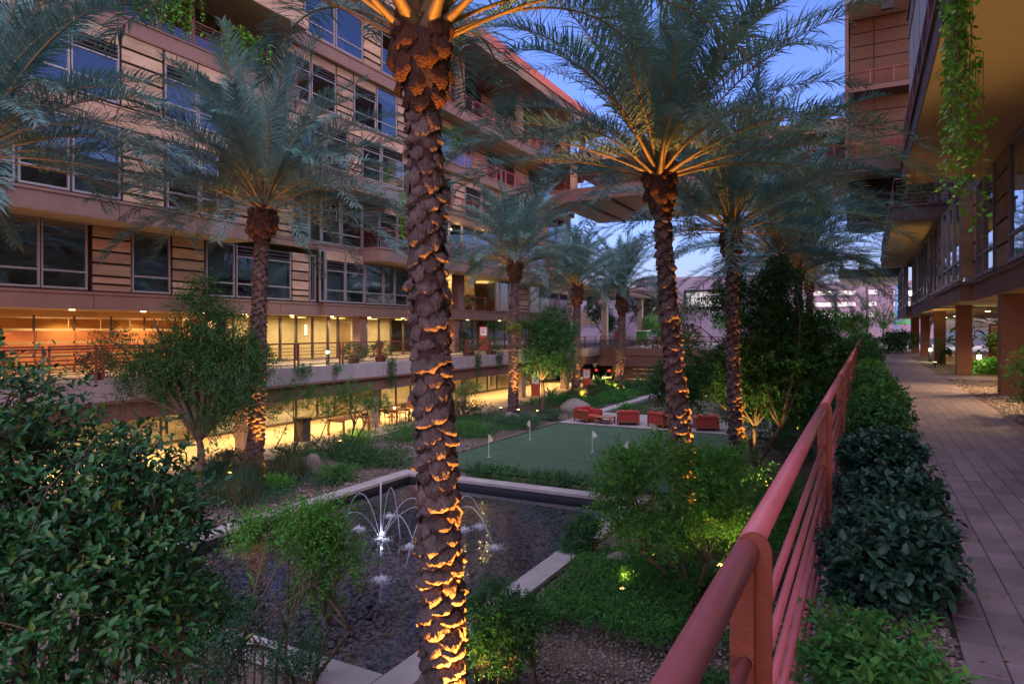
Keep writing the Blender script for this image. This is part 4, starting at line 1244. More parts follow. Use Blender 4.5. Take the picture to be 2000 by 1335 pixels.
def low_table(label, x, y):
    t = thing('coffee_table', label, 'low table', (x, y, GZ + .11), 'low wooden tables on the patio')
    for sx in (-1, 1):
        for sy in (-1, 1): MB().box(sx * .38 - .035, sx * .38 + .035, sy * .33 - .035, sy * .33 + .035, 0, .30).build('leg', 'redwood', t, local=True)
    for k in range(6): MB().box(-.42, .42, -.37 + k * .125, -.26 + k * .125, .30, .335).build('slat', 'teak', t, local=True)
    MB().box(-.36, .36, -.31, .31, .10, .13).build('shelf', 'redwood', t, local=True)
low_table('low slatted table between the two left lounge chairs', -11.45, 31.5)
low_table('low slatted table behind the orange lit palm trunk', -7.55, 32.3)

def dining(label, x, y, w, d):
    t = thing('garden_table', label, 'table', (x, y, GZ), 'wooden tables on the lit terrace')
    for sx in (-1, 1):
        for sy in (-1, 1): MB().box(sx * w - .04, sx * w + .04, sy * d - .04, sy * d + .04, 0, .70).build('leg', 'teak', t, local=True)
    for k in range(5): MB().box(-w - .05, w + .05, -d - .05 + (2 * d + .1) * k / 5, -d - .055 + (2 * d + .1) * (k + 1) / 5, .70, .74).build('slat', 'teak', t, local=True)
    MB().box(-w, w, -d + .03, -d + .05, .6, .7).box(-w, w, d - .05, d - .03, .6, .7).build('apron', 'teak', t, local=True)
dining('long wooden table left of the terrace column', -21.0, 23.6, .45, .85)
dining('square wooden table with a candle right of the terrace column', -21.2, 27.2, .55, .5)
def chair(label, x, y, rz):
    t = thing('garden_chair', label, 'chair', (x, y, GZ), 'wooden chairs at the terrace tables', rz)
    for sx in (-1, 1):
        MB().box(sx * .21 - .02, sx * .21 + .02, -.22, -.18, 0, .43).build('leg', 'teak', t, local=True)
        MB().tube([(sx * .21, .2, 0), (sx * .21, .22, .45), (sx * .21, .29, .86)], .021, 6).build('leg', 'teak', t, local=True)
    MB().bbox(-.24, .24, -.24, .22, .43, .46).build('seat', 'teak', t, local=True)
    b = MB()
    for i in range(6):
        a0 = -.21 + .07 * i
        b.box(a0, a0 + .07, .255 + .03 * (1 - abs(i - 2.5) / 2.5), .275 + .03 * (1 - abs(i - 2.5) / 2.5), .62, .84)
    b.build('backrest', 'bronze', t, local=True)
    for sx in (-1, 1): MB().box(sx * .24 - .02, sx * .24 + .02, -.2, .24, .63, .66).build('armrest', 'teak', t, local=True)
chair('wooden chair on the near side of the candle table', -20.75, 26.35, R(160))
chair('wooden chair on the far side of the candle table', -21.5, 28.05, R(-10))
chair('wooden chair beside the long table, half behind the slim tree', -20.55, 24.5, R(90))
t = thing('candle', 'small lit candle glass on the square terrace table', 'candle', (-21.2, 27.2, GZ + .74))
MB().cyl(-21.2, 27.2, GZ + .74, GZ + .84, .05, 10).build('glass_holder', 'lamp_warm', t)
t = thing('litter_bin', 'dark square litter bin on the terrace beside the multi stemmed tree', 'bin', (-21.3, 21.0, GZ))
MB().box(-21.55, -21.05, 20.78, 21.25, GZ, GZ + .85).build('bin_body', 'bronze', t)
MB().box(-21.58, -21.02, 20.75, 21.28, GZ + .85, GZ + 1.0).build('lid', 'black_metal', t)
def kiosk(label, x, y, z, rz, h=1.75):
    t = thing('sign_stand', label, 'sign', (x, y, z), 'red directory stands', rz)
    b = MB().box(-.30, -.23, -.06, .06, 0, h).box(.23, .30, -.06, .06, 0, h).box(-.23, .23, -.06, .06, h - .07, h)
    b.build('frame', 'kiosk_red', t, local=True)
    MB().box(-.225, .225, -.04, .04, h - .66, h - .08).build('notice_board', 'white_paint', t, local=True)
    MB().box(-.225, .225, -.05, .05, .25, h - .70).build('lower_panel', 'kiosk_red', t, local=True)
    bb = MB()
    for k in range(4): bb.box(-.15, .15 - .05 * (k % 2), -.045, -.0405, h - .2 - k * .1, h - .17 - k * .1)
    bb.build('lettering', 'ink', t, local=True)
kiosk('red directory stand on the garden terrace behind the small tree', -19.9, 41.0, GZ, R(20))
kiosk('red directory stand beside the glazed corner, right of the orange palm trunk', -18.9, 47.9, GZ, R(20))
kiosk('red directory stand on the upper terrace by the brown column', -24.5, 41.8, 0, R(40), 1.9)
kiosk('red directory stand among big leaves beyond the walkway columns', 5.2, 36.5, 0, R(-5), 1.9)

def flag(label, x, y, m, rz):
    t = thing('golf_flag', label, 'golf flag', (x, y, GZ + .10), 'small flags marking the holes of the green', rz)
    MB().cyl(0, 0, 0, .82, .012, 6).build('pole', 'white_paint', t, local=True)
    b = MB()
    rng = np.random.default_rng(int(abs(x) * 100)); n = 6
    vs = []
    for i in range(n + 1):
        q = i / n
        vs += [(q * .17, math.sin(q * 5) * .03, .82 - q * .15), (q * .17, math.sin(q * 5 + .5) * .03, .52 + q * .12 - .05 * q)]
    b.add(vs, [(2 * i, 2 * i + 2, 2 * i + 3, 2 * i + 1) for i in range(n)])
    b.build('pennant', m, t, local=True)
    MB().cyl(0, 0, .0005, .004, .055, 12).build('cup', 'white_paint', t, local=True)
flag('yellow pennant flag nearest the big palm trunk', -12.2, 21.2, 'yellow_flag', R(10))
flag('yellow pennant flag at the far left of the green', -12.6, 25.4, 'yellow_flag', R(170))
flag('white pennant flag in the middle of the green', -9.2, 23.9, 'white_paint', R(20))
flag('pale yellow pennant flag near the patio edge by the lit palm', -7.7, 26.9, 'yellow_flag', R(30))
flag('white pennant flag showing through the leafy shrub', -7.25, 22.3, 'white_paint', R(200))

# fountain jets
ft = thing('fountain', 'pool fountain with arching white jets', 'fountain', (-9.5, 12.2, WZ))
def arc(x, y, dx, dy, h, r=.0065, n=18):
    pts = [(x + dx * i / n, y + dy * i / n, WZ + 4 * h * (i / n) * (1 - i / n)) for i in range(n + 1)]
    rgj = np.random.default_rng(int(abs(dx * 100 + dy * 37)) + 7)
    sp = MB()
    for k in range(90):
        q = rgj.uniform(.25, 1); j = q * n; i0_ = min(int(j), n - 1)
        c = Vector(pts[i0_]).lerp(Vector(pts[i0_ + 1]), j - i0_) + Vector(rgj.normal(size=3) * .012 * (1 + 2 * q)); e = rgj.uniform(.002, .006)
        sp.add([c + Vector((-e, -e, -e)), c + Vector((e, -e, 0)), c + Vector((0, e, -e)), c + Vector((0, 0, e * 1.3))], [(0, 1, 3), (1, 2, 3), (2, 0, 3), (0, 2, 1)])
    so = sp.build('spray', 'water_jet', ft); so['kind'] = 'stuff'
    MB().tube(pts, [r * (1 + .9 * i / n) for i in range(n + 1)], 5).build('jet', 'water_jet', ft, smooth=True)
NZ = [(-9.9, 12.2), (-8.55, 12.75)]
for x, y in NZ:
    lamp('pool_glow', 'POINT', (x + .05, y - .05, WZ + .16), 1.1, (.8, .86, 1.0), ft, shadow_soft_size=.012)
    MB().cyl(x, y, -3.45, WZ + .03, .05, 10).build('nozzle', 'black_metal', ft)
MB().tube([(-9.9, 12.2, WZ), (-9.9, 12.2, WZ + 1.45)], [.010, .022], 6).build('jet', 'water_jet', ft, smooth=True)
arc(-9.88, 12.2, .35, .25, 1.2); arc(-9.9, 12.2, -1.6, .55, .92); arc(-9.9, 12.2, 1.3, 1.0, .72); arc(-9.9, 12.22, .9, .05, .62); arc(-9.9, 12.18, -.4, -1.5, .8)
arc(-8.55, 12.75, -1.45, -.3, .95); arc(-8.55, 12.75, -1.1, .9, .75); arc(-8.55, 12.75, 1.15, .3, .85); arc(-8.55, 12.75, .25, 1.5, .9); arc(-8.55, 12.75, .3, -1.8, .9)
def splash(x, y, r, seed):
    rng = np.random.default_rng(seed)
    b = MB()
    n = 420
    for i in range(n):
        a = rng.random() * 6.28; q = abs(rng.normal()) * r * .5; s = rng.uniform(.004, .012)
        px, py = x + q * math.cos(a), y + q * math.sin(a); z = WZ + .004 + abs(rng.normal()) * .05 * math.exp(-q / r * 2)
        b.add([(px - s, py, z), (px, py - s, z), (px + s, py, z), (px, py + s, z), (px, py, z + s * .8)], [(0, 1, 4), (1, 2, 4), (2, 3, 4), (3, 0, 4)])
    o = b.build('splash', 'foam', ft); o['kind'] = 'stuff'
for i, (x, y, r) in enumerate([(-9.9, 12.2, .28), (-8.55, 12.75, .24), (-10.9, 12.6, .22), (-10.35, 10.75, .24), (-8.3, 10.25, .24), (-8.6, 13.75, .22), (-8.4, 14.15, .22), (-7.3, 12.95, .26), (-10.95, 13.85, .2), (-9.0, 12.1, .2)]):
    splash(x, y, r, 20 + i)
for i, (x, y) in enumerate([(-9.9, 12.2), (-8.6, 12.7)]):
    pass

# boulders
def boulder(label, x, y, z, sx, sy, sz, seed):
    rng = np.random.default_rng(seed)
    nu, nv = 16, 10
    V = []
    for j in range(nv + 1):
        for i in range(nu):
            th = math.pi * j / nv; ph = 2 * math.pi * i / nu
            d = np.array([math.sin(th) * math.cos(ph), math.sin(th) * math.sin(ph), math.cos(th)])
            k = 1 + .12 * math.sin(3 * d[0] + seed) + .1 * math.sin(4.3 * d[1] + 2 * seed) + .08 * math.sin(5 * d[2] + d[0] * 3 + seed)
            V.append(d * k * np.array([sx, sy, sz]) + np.array([x, y, z]))
    F = [(j * nu + i, j * nu + (i + 1) % nu, (j + 1) * nu + (i + 1) % nu, (j + 1) * nu + i) for j in range(nv) for i in range(nu)]
    o = bpy.data.objects.new('boulder', mesh_np('boulder', np.array(V), [np.array(F)], 'rock', True)); COL.objects.link(o)
    tag(o, label, 'boulder', 'landscape boulders')
boulder('rounded tan boulder among the hedges left of the pool', -16.5, 16.7, GZ + .15, .42, .4, .38, 1)
boulder('flat angular rock sunk in the groundcover right of the pool', -4.15, 12.3, GZ + .33, .3, .25, .14, 2)
boulder('broad pale boulder beside the far green edge', -15.0, 36.2, GZ + .15, .9, .8, .5, 3)
boulder('low boulder near the second terrace tree', -16.4, 31.0, GZ + .1, .5, .45, .3, 4)

# ------------------------------------------------------------------ trees and shrubs (centre x y z, radii of each leafy clump)
B_FICUS = [(-4.65, 2.29, 1.15, 0.34, 0.34, 0.29), (-3.92, 2.34, 0.91, 0.33, 0.33, 0.28), (-4.21, 2.18, 0.7, 0.5, 0.5, 0.43), (-3.77, 2.53, 0.77, 0.31, 0.31, 0.26), (-3.55, 2.53, 0.4, 0.27, 0.27, 0.23), (-3.67, 2.24, 0.27, 0.45, 0.45, 0.38), (-3.85, 1.92, 0.16, 0.54, 0.54, 0.46), (-4.9, 2.27, 1.37, 0.21, 0.21, 0.18), (-3.66, 2.7, 0.75, 0.17, 0.17, 0.14), (-3.35, 2.3, 0.03, 0.32, 0.32, 0.27), (-3.66, 2.02, -0.11, 0.42, 0.42, 0.36), (-3.49, 2.56, 0.58, 0.19, 0.19, 0.16), (-4.23, 2.28, 0.99, 0.29, 0.29, 0.25)]
B_DARK = [(-17.54, 12.21, 0.98, 0.84, 0.84, 0.72), (-16.25, 12.89, 1.71, 0.77, 0.77, 0.66), (-16.89, 12.55, 2.29, 0.58, 0.58, 0.5), (-17.92, 12.0, 0.1, 0.77, 0.77, 0.66), (-15.99, 13.03, 0.54, 0.84, 0.84, 0.72), (-16.76, 12.62, 0.83, 1.0, 1.0, 0.85), (-18.41, 11.75, 0.54, 0.52, 0.52, 0.45), (-15.45, 13.32, 0.98, 0.61, 0.61, 0.53), (-17.41, 12.28, -0.48, 0.61, 0.61, 0.53), (-15.73, 13.17, -0.33, 0.61, 0.61, 0.53), (-16.7, 12.65, 2.8, 0.37, 0.37, 0.32), (-16.38, 12.82, -0.77, 0.55, 0.55, 0.47), (-15.09, 13.51, 0.25, 0.4, 0.4, 0.34), (-18.9, 11.5, 1.2, .5, .5, .3), (-17.9, 12.0, 1.9, .5, .5, .32), (-15.2, 13.4, 1.9, .5, .5, .3), (-18.6, 11.7, -.3, .6, .6, .35), (-14.8, 13.7, -.5, .5, .5, .3)]
B_T1 = [(-17.17, 16.93, -0.93, 0.7, 0.7, 0.6), (-17.64, 16.68, -1.46, 0.56, 0.56, 0.48), (-16.67, 17.2, -1.07, 0.52, 0.52, 0.45), (-17.98, 16.5, -0.93, 0.56, 0.56, 0.48), (-17.25, 16.89, -0.43, 0.45, 0.45, 0.38), (-16.39, 17.34, -0.75, 0.33, 0.33, 0.29)]
B_T2 = [(-17.47, 20.17, -0.87, 0.67, 0.67, 0.58), (-17.96, 19.91, -1.23, 0.5, 0.5, 0.43), (-16.94, 20.45, -1.03, 0.55, 0.55, 0.47), (-18.14, 19.81, -0.77, 0.34, 0.34, 0.29), (-16.73, 20.56, -1.37, 0.34, 0.34, 0.29)]
B_T3 = [(-19.18, 30.58, -1.42, 0.64, 0.64, 0.55), (-19.67, 30.32, -1.7, 0.52, 0.52, 0.45), (-18.69, 30.84, -1.34, 0.41, 0.41, 0.35)]
B_T4 = [(-16.33, 34.58, 1.18, 1.23, 1.23, 1.06), (-15.61, 34.96, 0.45, 1.05, 1.05, 0.9), (-16.98, 34.23, 1.47, 0.8, 0.8, 0.69), (-15.5, 35.02, 1.62, 0.8, 0.8, 0.69), (-16.59, 34.44, 0.01, 0.92, 0.92, 0.79), (-15.14, 35.21, 0.95, 0.49, 0.49, 0.42), (-17.37, 34.03, 0.89, 0.55, 0.55, 0.48), (-16.0, 34.8, 2.35, .5, .5, .4), (-14.6, 35.5, 1.6, .4, .4, .3), (-17.7, 33.9, 1.7, .4, .4, .3), (-15.2, 35.2, -.4, .5, .5, .35)]
B_BIG = [(-4.78, 22.37, 1.55, 0.98, 0.98, 0.84), (-4.03, 22.76, 0.37, 1.33, 1.33, 1.14), (-2.84, 23.4, 0.87, 1.33, 1.33, 1.14), (-1.94, 23.87, 0.7, 1.15, 1.15, 0.99), (-3.14, 23.24, 2.39, 0.85, 0.85, 0.73), (-2.54, 23.55, 3.32, 0.64, 0.64, 0.55), (-4.26, 22.64, 2.56, 0.6, 0.6, 0.52), (-5.08, 22.21, -0.31, 0.98, 0.98, 0.84), (-1.27, 24.23, 0.37, 0.64, 0.64, 0.55), (-5.82, 21.81, -0.06, 0.6, 0.6, 0.52), (-3.43, 23.08, -0.48, 1.06, 1.06, 0.91), (-2.24, 23.71, 2.06, 0.71, 0.71, 0.61), (-1.57, 24.07, 1.55, 0.64, 0.64, 0.55), (-3.96, 22.8, 3.32, 0.43, 0.43, 0.36), (-1.27, 24.23, 1.72, 0.53, 0.53, 0.46), (-0.75, 24.5, 0.87, 0.43, 0.43, 0.36), (-2.09, 23.79, -0.48, 0.89, 0.89, 0.76), (-4.33, 22.6, -0.99, 0.71, 0.71, 0.61)]
B_FG = [(-3.6, 10.88, -0.83, 0.44, 0.44, 0.37), (-3.07, 11.16, -0.62, 0.5, 0.5, 0.43), (-2.38, 11.53, -0.83, 0.55, 0.55, 0.47), (-1.84, 11.81, -0.7, 0.38, 0.38, 0.33), (-3.37, 11.0, -1.31, 0.47, 0.47, 0.41), (-2.68, 11.37, -1.4, 0.55, 0.55, 0.47), (-2.07, 11.69, -1.31, 0.41, 0.41, 0.35), (-3.83, 10.76, -1.31, 0.27, 0.27, 0.23), (-1.61, 11.94, -1.05, 0.35, 0.35, 0.3), (-3.72, 10.82, -0.44, 0.18, 0.18, 0.16), (-3.53, 10.92, -1.7, 0.31, 0.31, 0.27), (-2.91, 11.24, -1.79, 0.36, 0.36, 0.31), (-1.92, 11.77, -1.61, 0.27, 0.27, 0.23)]
B_ST = [(-6.75, 6.38, -1.16, 0.48, 0.48, 0.41), (-6.51, 6.51, -0.96, 0.35, 0.35, 0.3), (-6.93, 6.29, -0.96, 0.3, 0.3, 0.26), (-6.39, 6.57, -1.36, 0.31, 0.31, 0.27), (-6.75, 6.38, -1.5, 0.35, 0.35, 0.3), (-6.02, 6.77, -1.5, 0.13, 0.13, 0.11), (-7.11, 6.19, -1.3, 0.21, 0.21, 0.18), (-6.57, 6.48, -1.7, 0.18, 0.18, 0.16), (-6.66, 6.43, -0.72, 0.21, 0.21, 0.18), (-6.2, 6.66, -0.85, .2, .2, .17), (-7.2, 6.15, -1.0, .2, .2, .17), (-6.1, 6.75, -1.25, .22, .22, .18), (-7.0, 6.25, -1.65, .2, .2, .15), (-6.35, 6.6, -1.8, .2, .2, .16)]
B_S1 = [(-4.26, 7.48, -1.96, 0.38, 0.38, 0.33), (-4.03, 7.6, -2.15, 0.38, 0.38, 0.33), (-4.44, 7.38, -2.22, 0.31, 0.31, 0.27), (-4.14, 7.54, -2.48, 0.38, 0.38, 0.33), (-3.79, 7.72, -2.02, 0.21, 0.21, 0.18), (-4.52, 7.34, -2.62, 0.21, 0.21, 0.18)]
B_S2 = [(-6.24, 5.29, -1.77, 0.37, 0.37, 0.32), (-5.83, 5.51, -1.97, 0.34, 0.34, 0.29), (-6.55, 5.13, -2.12, 0.37, 0.37, 0.32), (-5.62, 5.62, -2.15, 0.17, 0.17, 0.15), (-6.03, 5.4, -1.65, 0.25, 0.25, 0.21)]
B_B1 = [(-5.32, 13.02, -2.72, 0.34, 0.34, 0.29), (-5.13, 13.13, -2.5, 0.25, 0.25, 0.21), (-5.49, 12.93, -2.93, 0.2, 0.2, 0.17)]
B_CL = [(-5.0, 3.57, -0.61, 0.27, 0.27, 0.23), (-5.19, 3.48, -0.95, 0.27, 0.27, 0.23), (-4.81, 3.67, -0.7, 0.18, 0.18, 0.15)]
B_FICUS = [(q[0] - .17, q[1] - .09, q[2] - .06) + q[3:] for q in B_FICUS]
# near glossy bush at the left edge; its 300 nearest leaves are single pieces
fic = thing('ficus_bush', 'large glossy ficus bush filling the lower left corner', 'bush', (-3.9, 2.2, GZ))
rng = np.random.default_rng(77)
P, D = twigs(B_FICUS, 2300, rng, .35, .35, .12, 3.5)
D = unit(D + np.array([.35, .1, .0]))
(V, F), (LP, LD, LU, LL) = twig_leaves(P, D, 8, .27, .062, .029, rng, 1, .22)
near = np.argsort(np.linalg.norm(LP - np.array([0, 0, 1.65]), axis=1))[:260]
new = rng.random(len(LP)) < .1
keep = np.ones(len(LP), bool); keep[near] = False
for msk, mm in ((keep & ~new, 'leaf_gloss'), (keep & new, 'leaf_gloss_new')):
    V, F = leaf_geo(LP[msk], LD[msk], LU[msk], LL[msk], LL[msk] * .47, 1, .22)
    o = bpy.data.objects.new('foliage', mesh_np('foliage', V, F, mm)); o['kind'] = 'stuff'; link(o, fic)
lv1, lf1 = leaf_geo(np.zeros((1, 3)), np.array([[0, 1., 0]]), np.array([[0, 0, 1.]]), 1.0, .47, 1, .22)
lme = [mesh_np('leaf_mesh', lv1, lf1, q) for q in ('leaf_gloss', 'leaf_gloss_new')]
for i in near:
    d = Vector(LD[i]).normalized(); sx = d.cross(Vector(LU[i])).normalized(); n_ = sx.cross(d)
    mx = Matrix((sx, d, n_)).transposed()
    o = bpy.data.objects.new('leaf', lme[int(new[i])]); o.location = LP[i]; o.rotation_euler = mx.to_euler(); o.scale = (float(LL[i][0]),) * 3
    link(o, fic)
b = MB()
for q in B_FICUS:
    b.tube(curve((-4.3 + rng.normal() * .1, 2.0 + rng.normal() * .1, GZ), q[:3], .05, rng, 7), [.05 * (1 - .8 * j / 7) for j in range(8)], 6)
for i in rng.choice(len(P), 420, replace=False):
    q = min(B_FICUS, key=lambda z: (Vector(z[:3]) - Vector(P[i])).length)
    b.tube(curve(q[:3], P[i] + D[i] * .16, .08, rng, 4), [.009 * (1 - .7 * j / 4) for j in range(5)], 4, cap=False)
b.build('branch', 'bark', fic, smooth=True)

tree('leafy_tree', 'dark fine leaved tree spreading in front of the concrete terrace and amber panels', 'tree', (-16.75, 12.6, GZ), B_DARK, 'leaf_dark', 31, n=6500, k=10, tl=.5, Ln=.085, Wd=.03, r0=.12, fork=.42, gaps=.46, gf=2.0, shell=.1, twig_n=160, group='garden trees')
tree('leafy_tree', 'small many stemmed tree with dark foliage on the left of the terrace bin', 'tree', (-17.5, 16.9, GZ), B_T1, 'leaf_mid', 32, n=1000, k=8, tl=.26, Ln=.075, Wd=.03, stems=5, r0=.06, fork=.4, gaps=.3, group='garden trees')
tree('leafy_tree', 'slim leaning tree in front of the terrace column', 'tree', (-17.9, 20.2, GZ), B_T2, 'leaf_mid', 33, n=800, k=8, tl=.26, Ln=.075, Wd=.03, stems=2, r0=.05, fork=.5, gaps=.3, group='garden trees')
tree('leafy_tree', 'small green tree close right of the big palm trunk by the lit glass', 'tree', (-19.3, 30.6, GZ), B_T3, 'leaf_mid', 34, n=500, k=7, tl=.28, Ln=.09, Wd=.04, stems=3, r0=.05, fork=.5, gaps=.3, group='garden trees')
tree('leafy_tree', 'courtyard tree with forked dark trunk between the two far orange palms', 'tree', (-16.5, 34.5, GZ), B_T4, 'leaf_dark', 35, n=2400, k=8, tl=.6, Ln=.14, Wd=.06, r0=.12, fork=.45, gaps=.5, gf=1.6, group='garden trees')
tree('leafy_tree', 'largest dark leafy tree, right of the fan palm and behind the red railing', 'tree', (-3.2, 22.9, GZ), B_BIG, 'leaf_dark', 36, n=9500, k=9, tl=.40, Ln=.115, Wd=.056, stems=4, r0=.13, fork=.4, gaps=.34, gf=1.9, shell=.12, twig_n=160, group='garden trees')
tree('leafy_tree', 'light green small tree with tan leaning stems beside the red railing', 'tree', (-2.75, 11.8, GZ), B_FG, 'leaf_light', 37, n=4200, k=9, tl=.26, Ln=.06, Wd=.028, stems=4, r0=.07, fork=.45, gaps=.46, gf=4, shell=.2, bark='twig', twig_n=140, group='garden trees')
tree('leafy_tree', 'young bright green tree at the near pool corner with thin brown stems', 'tree', (-6.75, 6.5, GZ), B_ST, 'leaf_light', 38, n=2600, k=9, tl=.27, Ln=.05, Wd=.024, stems=5, r0=.05, fork=.5, gaps=.5, gf=5, shell=.2, bark='twig', twig_n=120, group='garden trees')
G_ = 'low shrubs of the sunken garden'
shrub('shrub', 'dense dark shrub with bare grey twigs to the right of the nearest palm', B_S1, 'leaf_dark', 41, n=1900, k=8, tl=.16, Ln=.045, Wd=.024, group=G_, stems=30, ground=GZ, r=.02)
shrub('shrub', 'low dark shrub at the bottom edge below the young pool corner tree', B_S2, 'leaf_blue', 42, n=2200, k=8, tl=.14, Ln=.032, Wd=.018, group=G_, stems=16, ground=GZ)
shrub('shrub', 'dark round shrub at the right hand coping of the pool', B_B1, 'leaf_dark', 43, n=600, k=8, tl=.18, Ln=.06, Wd=.032, group=G_, ground=GZ)
shrub('shrub', 'low dark foliage under the ficus at the bottom left', B_CL, 'leaf_dark', 44, n=900, k=8, tl=.16, Ln=.045, Wd=.024, group=G_, ground=GZ)

def low(label, x, y, rx, ry, h, m, seed, n=420, Ln=.07, name='shrub', group=G_, **k):
    rng = np.random.default_rng(seed)
    h *= .8 if x < -12 else 1
    bl = [(x + rng.normal() * rx * .45, y + rng.normal() * ry * .45, GZ + h * .42, rx * rng.uniform(.5, .8), ry * rng.uniform(.5, .8), h * rng.uniform(.45, .62)) for _ in range(5)] + [(x, y, GZ + h * .45, rx * .8, ry * .8, h * .55)]
    return shrub(name, label, bl, m, seed, n=n, Ln=Ln, Wd=Ln * .45, group=group, ground=GZ - .02, **k)
low('pale lit shrub at the left palm, close to the glowing uplight', -19.0, 15.6, .7, .6, .8, 'leaf_olive', 51, n=500)
low('dark hedge mound left of the tan boulder', -17.9, 17.3, 1.0, .7, .75, 'leaf_mid', 52, n=700)
low('broad dark hedge mound to the right of the tan boulder', -15.3, 18.2, 1.5, .8, .75, 'leaf_dark', 53, n=1100)
low('dark hedge mound behind the tan boulder', -17.6, 19.2, 1.5, .8, .8, 'leaf_dark', 54, n=900)
low('bright green lit mound at the foot of the slim leaning tree', -18.6, 21.4, .9, .8, .7, 'leaf_light', 55, n=600)
low('green mound beyond the bright lit mound', -17.6, 23.2, 1.1, .9, .8, 'leaf_mid', 56, n=700)
low('tall dark shrub touching the left side of the big palm trunk', -18.0, 25.6, 1.1, 1.0, 1.2, 'leaf_dark', 57, n=800)
low('dark mound right of the big palm trunk beside the green', -15.7, 25.8, 1.2, 1.0, .7, 'leaf_mid', 58, n=700)
low('wide low mound along the far left edge of the green', -14.9, 28.6, 1.2, 1.3, .6, 'leaf_blue', 59, n=800)
low('rounded olive shrub cluster below the small glass side tree', -19.0, 30.0, 1.5, 1.0, 1.3, 'leaf_olive', 60, n=900, Ln=.08)
low('small round shrub by the pool corner near the boulder', -14.6, 15.9, .6, .6, .6, 'leaf_mid', 61, n=500)
low('low green shrub in front of the pool corner shrub', -15.4, 14.4, .5, .5, .45, 'leaf_light', 62, n=300)
low('dark low shrub on the far coping near the big palm', -13.2, 18.5, .5, .35, .4, 'leaf_dark', 63, n=300)
low('low hedge strip between the pool and the green, left half', -10.4, 18.35, 1.3, .28, .42, 'leaf_dark', 64, n=700)
low('low hedge strip between the pool and the green, right half', -7.7, 18.35, 1.3, .28, .42, 'leaf_dark', 65, n=700)
low('grey green mound left of the patio', -15.0, 32.0, 1.0, .8, .6, 'leaf_blue', 66, n=600)
low('dark flat mound behind the left lounge chair', -15.2, 37.5, 1.6, 1.2, .8, 'leaf_dark', 67, n=800, Ln=.09)
low('olive grassy mound at the foot of the second far palm', -17.0, 42.5, 1.5, 1.3, .9, 'leaf_olive', 68, n=800, Ln=.1)
low('green mound beside the stream kerb', -14.9, 42.5, 1.3, 1.6, .9, 'leaf_mid', 69, n=900, Ln=.1)
low('dark mound farther along the stream kerb', -14.9, 48, 1.4, 2.0, 1.0, 'leaf_dark', 70, n=900, Ln=.1)
low('lit low mound by the foot of the far kiosk', -17.9, 46.2, 1.0, .9, .7, 'leaf_olive', 71, n=500, Ln=.09)
low('small mound beside the stream behind the low slatted table', -11.6, 36.6, .9, .5, .5, 'leaf_mid', 72, n=500, Ln=.08)
low('leafy mound at the stream behind the lounge chairs', -9.3, 37.2, 1.0, .6, .8, 'leaf_dark', 73, n=600, Ln=.09)
low('wide shrub mass under the largest dark tree', -3.6, 19.0, 1.6, 1.6, 1.1, 'leaf_mid', 74, n=1500, Ln=.08)
low('green shrub mass between the railing and the largest dark tree', -1.6, 17.0, .9, 1.8, 1.4, 'leaf_mid', 75, n=1500, Ln=.07)
low('light green leafy shrub by the second palm trunk', -2.6, 15.0, 1.0, .8, 1.2, 'leaf_light', 76, n=1100, Ln=.06)
low('dark shrub below the railing at the end of the patio', -2.3, 27, 1.3, 2.0, 1.6, 'leaf_dark', 77, n=1200, Ln=.09)
low('dark shrub by the fourth rail side palm', -2.0, 33, 1.2, 2.0, 2.2, 'leaf_dark', 78, n=1200, Ln=.1)
low('tall dark shrub near the garage screen below the railing', -2.2, 41, 1.4, 3.0, 3.0, 'leaf_dark', 79, n=1500, Ln=.12)
low('dark bush beside the stream, left of the patio end', -6.5, 40.5, 2.0, 2.0, 2.2, 'leaf_dark', 80, n=1400, Ln=.11)
low('olive shrub lit from below near the rail foot', -1.3, 12.9, .55, .7, .7, 'leaf_olive', 81, n=500, Ln=.06)

def cover(label, x0, x1, y0, y1, h, m, seed, n, Ln=.055, z=GZ):
    rng = np.random.default_rng(seed)
    P = np.stack([rng.uniform(x0, x1, n), rng.uniform(y0, y1, n), np.zeros(n)], 1)
    g = gapnoise(P, 2.2, seed)
    k = g > -.35
    P = P[k]; P[:, 2] = z + h * (.35 + .65 * np.clip(g[k] + .35, 0, 1)) * rng.uniform(.6, 1, len(P))
    D = unit(rng.normal(size=(len(P), 3)) * .6 + np.array([0, 0, .7]))
    (V, F), _ = twig_leaves(P, D, 6, .13, Ln, Ln * .45, rng, 0)
    o = bpy.data.objects.new('ground_cover', mesh_np('ground_cover', V, F, m)); COL.objects.link(o)
    o['kind'] = 'stuff'
cover('', -4.9, -2.5, 9.3, 13.2, .5, 'leaf_mid', 91, 5200)
cover('', -2.3, -.7, 5.5, 10.5, .4, 'leaf_dark', 92, 3000)
cover('', -18.5, -14.0, 11.5, 15.5, .35, 'leaf_blue', 93, 3000)
cover('', -3.0, -.7, 13.5, 18, .7, 'leaf_mid', 94, 3500)
cover('', -6, -.8, 31, 40, 1.2, 'leaf_dark', 95, 3500, .09)
cover('', -18.6, -14.2, 24, 31, .35, 'leaf_dark', 96, 3000, .07)
cover('', -18.8, -14, 36, 54, .5, 'leaf_mid', 97, 4500, .1)

